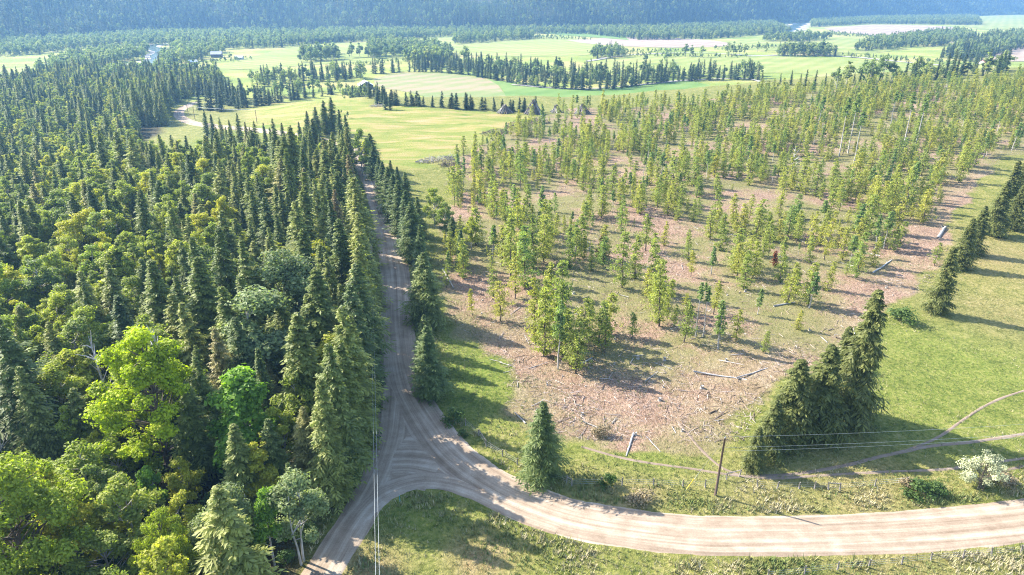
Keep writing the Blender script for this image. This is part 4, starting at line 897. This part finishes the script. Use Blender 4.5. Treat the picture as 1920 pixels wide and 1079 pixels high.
# log piles at the far end of the clearing
pm = log_mesh(400, 9, .2); pm.materials.append(M['bark_pale']); pm2 = log_mesh(401, 9, .22); pm2.materials.append(M['bark'])
for u, v, w, h, lb, n in ((947, 212, 12, 5.5, 'low round log pile at the meadow corner', 60), (1000, 214, 13, 9, 'tall pointed log pile at the end of the meadow', 75), (1043, 211, 9, 5, 'small log pile right beside the pointed one', 45), (1092, 214, 11, 6.5, 'leaning log pile farthest into the young trees', 55)):
    P = at(u, v); r = empty('log_pile', P); tag(r, lb, 'log pile', 'log piles at the end of the meadow'); g = np.random.default_rng(int(u))
    for i in range(n):
        a = g.uniform(0, 6.28); rr = w / 2 * g.uniform(.55, 1.0); b0 = Vector((math.cos(a) * rr, math.sin(a) * rr, .1)); b1 = Vector((g.normal(0, .6), g.normal(0, .6), h * g.uniform(.7, 1.02))); d = b1 - b0
        o = link('log', pm if g.random() < .55 else pm2, r); o.location = (b0 + b1) / 2; o.rotation_euler = d.to_track_quat('X', 'Z').to_euler(); q = d.length / 9; o.scale = (q, g.uniform(.7, 1.5), g.uniform(.7, 1.5))
def brush(u, v, w, l, h, n, lb, yaw=0):
    g = np.random.default_rng(int(u + v)); P = at(u, v); mb = MB()
    for i in range(n):
        t = g.uniform(-1, 1); c = np.array([t * l / 2, g.normal(0, w * .22), 0]); hh = h * (1 - t * t * .6) * g.uniform(.1, 1) * math.exp(-(c[1] / w * 2.2) ** 2); c[2] = hh
        cz, sz = math.cos(yaw), math.sin(yaw); c = np.array([c[0] * cz - c[1] * sz, c[0] * sz + c[1] * cz, c[2]]); d = np.array([g.normal(), g.normal(), g.normal() * .45]); d /= np.linalg.norm(d); L = g.uniform(1, 4); mb.tube(np.array([c - d * L / 2, c + d * L / 2]), [g.uniform(.04, .12), .03], 4)
    me = mb.mesh('brush_pile'); o = link('brush_pile', me, None, M['bark'] if n % 2 else M['bark_pale']); o.location = P; tag(o, lb, 'brush pile', 'brush heaps round the clearing')
brush(820, 302, 5, 20, 2.2, 260, 'long grey brush heap at the near meadow corner', .5); brush(845, 312, 5, 9, 3, 161, 'dark uprooted brush beside the grey heap'); brush(968, 242, 6, 13, 4.5, 241, 'dark brush heap between meadow and young trees'); brush(930, 252, 5, 15, 3, 221, 'brush heap on the meadow border, nearer than the dark one', .4); brush(1010, 232, 5, 12, 3.5, 201, 'brush heap close below the pointed log pile'); brush(712, 200, 4, 12, 1.5, 140, 'thin grey brush heap at the back of the meadow'); brush(530, 185, 5, 9, 3, 121, 'dark brush heap under the trees behind the meadow')

# ------------------------------------------------------------------ grass tufts and weeds along road and pasture
mg, nt, b = newmat('grass_blades'); nt.links.new(ramp(nt, attr(nt, 'tint'), [(0, (.10, .15, .03)), (.35, (.17, .20, .05)), (.65, (.30, .27, .12)), (1, (.45, .39, .25))]), b.inputs['Base Color']); b.inputs['Roughness'].default_value = .8; M['blade'] = mg
def tufts():
    rng = np.random.default_rng(91); n = 190000; x = rng.uniform(-48, 120, n); y = 58 + 170 * rng.random(n) ** 1.4
    dr = np.minimum(np.minimum(np.minimum(segdist(x, y, MAIN) - 4.2, segdist(x, y, DRIVE) - 3.0), segdist(x, y, TURN) - 2.5), segdist(x, y, fill) - 7.8); dc = sdist(x, y, CUT); df = sdist(x, y, FOREST)
    verge = np.exp(-(np.maximum(dr, 0) / 7) ** 2) * (.35 + .65 * (lowf(x, y, 5, 1.1) > -.1)); w = .16 + .65 * verge; w = np.where(dc > 2, .05 + .22 * (lowf(x, y, 8, 3.) > .55), w)
    k = (dr > .15) & (df < 1) & (rng.random(n) < w); x, y, verge = x[k], y[k], verge[k]; dcl = dc[k]; n = len(x); z = T(x, y)
    h = rng.uniform(.15, .42, n) * (1 + verge * .9); dry = np.clip(.42 + .30 * lowf(x, y, 7, 2.0) + rng.normal(0, .16, n) + .12 * verge - .35 * (dcl > 2), 0, 1)
    V = []; TI = []
    for q in range(5):
        a = rng.uniform(0, 6.28, n); l = rng.uniform(.25, .8, n) * h; wd = h * .10; bx = x + rng.normal(0, .12, n); by = y + rng.normal(0, .12, n)
        c, s_ = np.cos(a), np.sin(a)
        V.append(np.stack([np.c_[bx - s_ * wd, by + c * wd, z - .02], np.c_[bx + s_ * wd, by - c * wd, z - .02], np.c_[bx + c * l, by + s_ * l, z + h * rng.uniform(.7, 1.2, n)]], 1)); TI.append(np.repeat(np.clip(dry + rng.normal(0, .08, n), 0, 1), 3))
    V = np.concatenate(V).reshape(-1, 3); m = mesh_np('grass', V, np.arange(len(V)).reshape(-1, 3), np.concatenate(TI)); tag(link('grass', m, None, M['blade']), 'grass tufts and dry weeds along the road and pasture', kind='stuff')
tufts()

# ------------------------------------------------------------------ fences
M['post'] = bark('weathered_post', (.16, .14, .12), (.34, .30, .27)); M['wire'] = plain('galvanised_wire', (.42, .43, .44), .45, .6, .1); M['linewire'] = plain('line_wire', (.40, .43, .44), .4, .5, .05)
def tube_obj(name, pts, r, mat, parent=None, sides=5):
    mb = MB(); mb.tube(pts, r, sides); return link(name, mb.mesh(name, True), parent, mat)
def fence(px, lb, braces=()):
    P = [at(*p) for p in px]; r = empty('wire_fence', P[0]); tag(r, lb, 'fence'); o0 = P[0]; mb = MB(); mb.tube(np.array([[0, 0, -.2], [0, 0, 1.35]]), [.11, .10], 6); pmh = mb.mesh('post', True); pmh.materials.append(M['post']); g = np.random.default_rng(len(px))
    for p in P:
        o = link('post', pmh, r); o.location = p - o0; o.rotation_euler = (g.normal(0, .05), g.normal(0, .05), 0)
    for h in (.4, .75, 1.1):
        tube_obj('wire', np.array([(p - o0)[:] for p in P]) + np.array([0, 0, h]), .012, M['wire'], r, 3)
    for i in braces:
        a, b_ = P[i] - o0, P[i + 1] - o0; tube_obj('brace_rail', np.array([[a.x, a.y, a.z + 1.2], [b_.x, b_.y, b_.z + 1.2]]), .07, M['post'], r)
fence([(873, 798), (898, 818), (912, 838), (942, 856), (970, 872), (1006, 888), (1062, 906), (1072, 912), (1128, 910), (1166, 910), (1225, 911), (1280, 914), (1322, 914), (1362, 900), (1386, 894), (1420, 914), (1457, 917), (1498, 917), (1527, 917), (1553, 918), (1574, 919), (1640, 912), (1697, 908)], 'weathered wire fence above the road, from the bend to the bushes', (1, 6, 13, 19))
fence([(1440, 1085), (1508, 1077), (1570, 1069), (1628, 1064), (1690, 1058), (1745, 1052), (1805, 1047), (1858, 1042), (1914, 1037), (1980, 1031)], 'wire fence with thin posts in the grass below the road')

# ------------------------------------------------------------------ utility poles and power lines
M['polewood'] = bark('creosoted_pole', (.055, .038, .028), (.14, .09, .06)); M['yellow'] = plain('yellow_guard', (.75, .55, .04), .5); M['ceramic'] = plain('insulator', (.55, .56, .56), .3)
def utility_pole(P, H, lb, lean=(0, 0), arm=True):
    r = empty('utility_pole', P); r.rotation_euler = (lean[0], lean[1], 0); tag(r, lb, 'utility pole', 'wooden utility poles')
    tube_obj('shaft', np.array([[0, 0, -.3], [0, 0, H * .5], [0, 0, H]]), [.20, .17, .13], M['polewood'], r, 9)
    if arm:
        mb = MB(); mb.box((0, 0, H - .5), (.12, 2.2, .14)); link('crossarm', mb.mesh('crossarm'), r, M['polewood'])
        for y in (-.95, .95): tube_obj('insulator', np.array([[0, y, H - .43], [0, y, H - .32], [0, y, H - .2]]), [.05, .09, .05], M['ceramic'], r, 7)
    tube_obj('insulator', np.array([[0, 0, H], [0, 0, H + .12], [0, 0, H + .25]]), [.05, .09, .05], M['ceramic'], r, 7); return r
PA = at(1341, 929); HA = top_z(PA, 822) - PA[2]
utility_pole(PA, HA, 'dark wooden utility pole by the road fence', (0, R(1.2)), False)
gd = empty('guy_wire', (PA.x - 4.2, PA.y + 1.0, float(T(PA.x - 4.2, PA.y + 1)))); tag(gd, 'guy wire with yellow guard beside the dark utility pole', 'guy wire')
tube_obj('cable', np.array([[0, 0, -.1], [3.9, -.9, HA - 1.2]]), .02, M['wire'], gd, 4); tube_obj('guard', np.array([[.15, -.04, .3], [1.0, -.23, 2.35]]), .06, M['yellow'], gd, 6)
def wire(A, B, sag, lb, r=.028):
    A, B = Vector(A), Vector(B); t = np.linspace(0, 1, 24); p = np.outer(1 - t, A) + np.outer(t, B); p[:, 2] -= sag * 4 * t * (1 - t); o = A; w = tube_obj('power_line', p - np.array(o[:]), r, M['linewire'], None, 5); w.location = o; tag(w, lb, 'power line', 'power lines')
B0 = at(2250, 868)
for k, (dz, dy, lb) in enumerate(((.2, 0, 'uppermost wire leading from the pole over the pasture'), (-1.7, .1, 'middle wire leading from the pole over the pasture'), (-2.4, .2, 'lowest wire leading from the pole over the pasture'))):
    wire((PA.x + .12, PA.y + dy, PA.z + HA + dz), (B0.x, B0.y + dy, B0.z + HA + dz), .9, lb, .013)
def pt_at(u, v, z):                                   # point of the line of sight at height z
    dx = (u - 960) / FPX; yv = (539.5 - v) / FPX; t = (z - CAM_H) / (-SP + yv * CP); return Vector((dx * t, (CP + yv * SP) * t, z))
w1, w2 = pt_at(711, 1079, 9.5), pt_at(697, 452, 9.5); dr_ = (w2 - w1).normalized(); s0 = w1 - dr_ * 45; s1 = w2 + dr_ * 12; sx = Vector((dr_.y, -dr_.x, 0))
for k, (off, dz, lb) in enumerate(((.0, 0, 'bright power line running up the forest side of the road'), (-.42, -.15, 'second power line close beside the bright one'))):
    wire(s0 + sx * off + Vector((0, 0, dz)), s1 + sx * off + Vector((0, 0, dz)), .5, lb, .019)
Q = Vector((s1.x, s1.y, float(T(s1.x, s1.y)))); utility_pole(Q, s1.z - Q.z + .1, 'utility pole half hidden at the forest edge along the road', (0, 0), False)
Q0 = Vector((s0.x, s0.y, float(T(s0.x, s0.y)))); utility_pole(Q0, s0.z - Q0.z + .1, 'utility pole at the near end of the road power lines', (0, 0), False)
tops = []
for u, v, vt, lb in ((353, 214, 196, 'utility pole inside the far road loop, the higher one'), (366, 226, 201, 'utility pole inside the far road loop, the lower one'), (482, 232, 207, 'utility pole at the meadow corner above the tree tops')):
    P = at(u, v); H = min(12, top_z(P, vt) - P[2]); utility_pole(P, H, lb); tops.append(P + Vector((0, 0, H + .2)))
for a, b_, lb in ((1, 2, 'far power line from the road loop to the meadow corner'), (0, 1, 'far power line between the two loop poles')): wire(tops[a], tops[b_], .6, lb, .05)
P = at(750, 942); mk = tube_obj('marker_post', np.array([[0, 0, -.1], [0, 0, 1.2]]), .06, plain('marker_teal', (.05, .32, .36), .5), None, 6); mk.location = P; tag(mk, 'small teal marker post at the grass corner of the junction', 'marker post')

# ------------------------------------------------------------------ farm buildings
M['metalroof'] = plain('pale_metal_roof', (.62, .64, .66), .4, .1, .08, .6); M['darkwall'] = plain('dark_board_wall', (.075, .06, .055), .85, 0, .3, 1.5); M['redroof'] = plain('red_roof', (.36, .10, .07), .7); M['greywall'] = plain('grey_wall', (.40, .38, .36), .8); M['pane'] = plain('window_pane', (.04, .05, .06), .1); M['brownroof'] = plain('grey_roof', (.33, .33, .36), .6)
def house(u, v, w, d, h, rise, yaw, wall, roof, lb, cat='house', name='farm_house', nwin=3):
    P = at(u, v); r = empty(name, P, yaw); tag(r, lb, cat); mb = MB(); hw, hd = w / 2, d / 2
    mb.add([(-hw, -hd, -.3), (hw, -hd, -.3), (hw, hd, -.3), (-hw, hd, -.3), (-hw, -hd, h), (hw, -hd, h), (hw, hd, h), (-hw, hd, h), (-hw, 0, h + rise), (hw, 0, h + rise)], [(0, 1, 5, 4), (2, 3, 7, 6), (1, 2, 6, 5), (3, 0, 4, 7)], [(5, 6, 9), (7, 4, 8)])
    link('wall', mb.mesh('wall'), r, M[wall]); ov = .7; t = .18
    for s in (-1, 1):
        mb = MB(); sl = rise / hd; y1 = s * (hd + ov); z1 = h - sl * ov + .05; q = np.array([(-hw - ov, 0, h + rise + .05), (hw + ov, 0, h + rise + .05), (hw + ov, y1, z1), (-hw - ov, y1, z1)]); mb.add(np.r_[q, q + np.array([0, 0, t])], [(0, 1, 2, 3), (7, 6, 5, 4), (0, 4, 5, 1), (1, 5, 6, 2), (2, 6, 7, 3), (3, 7, 4, 0)]); link('roof', mb.mesh('roof'), r, M[roof])
    mb = MB(); mb.box((hw + .03, 0, 1.5), (.1, 2.6 if cat == 'barn' else 1.0, 3.0)); link('door', mb.mesh('door'), r, M['greywall'])
    for k in range(nwin):
        mb = MB(); mb.box((-hw + (k + .5) * w / nwin, -hd - .03, h * .55), (1.1, .1, 1.1)); link('window', mb.mesh('window'), r, M['pane'])
house(686, 166, 15, 13, 3.6, 3.6, R(-72), 'darkwall', 'metalroof', 'dark barn with pale metal roof beside the hay field', 'barn', 'barn', 2)
house(407, 108, 15, 11, 5, 3.5, R(10), 'darkwall', 'brownroof', 'dark farmhouse on the valley field by the river trees'); house(449, 112, 11, 7, 3, 2, R(0), 'greywall', 'brownroof', 'small grey shed next to the dark farmhouse', 'shed', 'shed', 2); house(1847, 121, 13, 9, 3.2, 2.4, R(15), 'greywall', 'redroof', 'house with a red roof beyond the clearing'); house(362, 120, 10, 7, 3, 2, R(30), 'greywall', 'metalroof', 'pale shed among the river trees', 'shed', 'shed', 2); house(402, 142, 9, 7, 3, 2.5, R(20), 'darkwall', 'brownroof', 'brown cabin in the trees before the valley field', 'house', 'cabin', 2)

# ------------------------------------------------------------------ the blue air of the valley
def haze():
    mb = MB(); lo, hi = VALLEY_Z - 6, 245; mb.box((0, 2400, (lo + hi) / 2), (12600, 5900, hi - lo)); o = link('haze', mb.mesh('haze')); tag(o, 'blue haze filling the valley air', kind='stuff')
    m = bpy.data.materials.new('valley_haze'); m.use_nodes = True; nt = m.node_tree; nt.nodes.remove(nt.nodes['Principled BSDF']); v = nt.nodes.new('ShaderNodeVolumePrincipled')
    v.inputs['Color'].default_value = (.28, .58, 1.0, 1); v.inputs['Density'].default_value = 0.00013; v.inputs['Anisotropy'].default_value = .2; nt.links.new(v.outputs[0], nt.nodes['Material Output'].inputs['Volume']); o.data.materials.append(m)
haze()
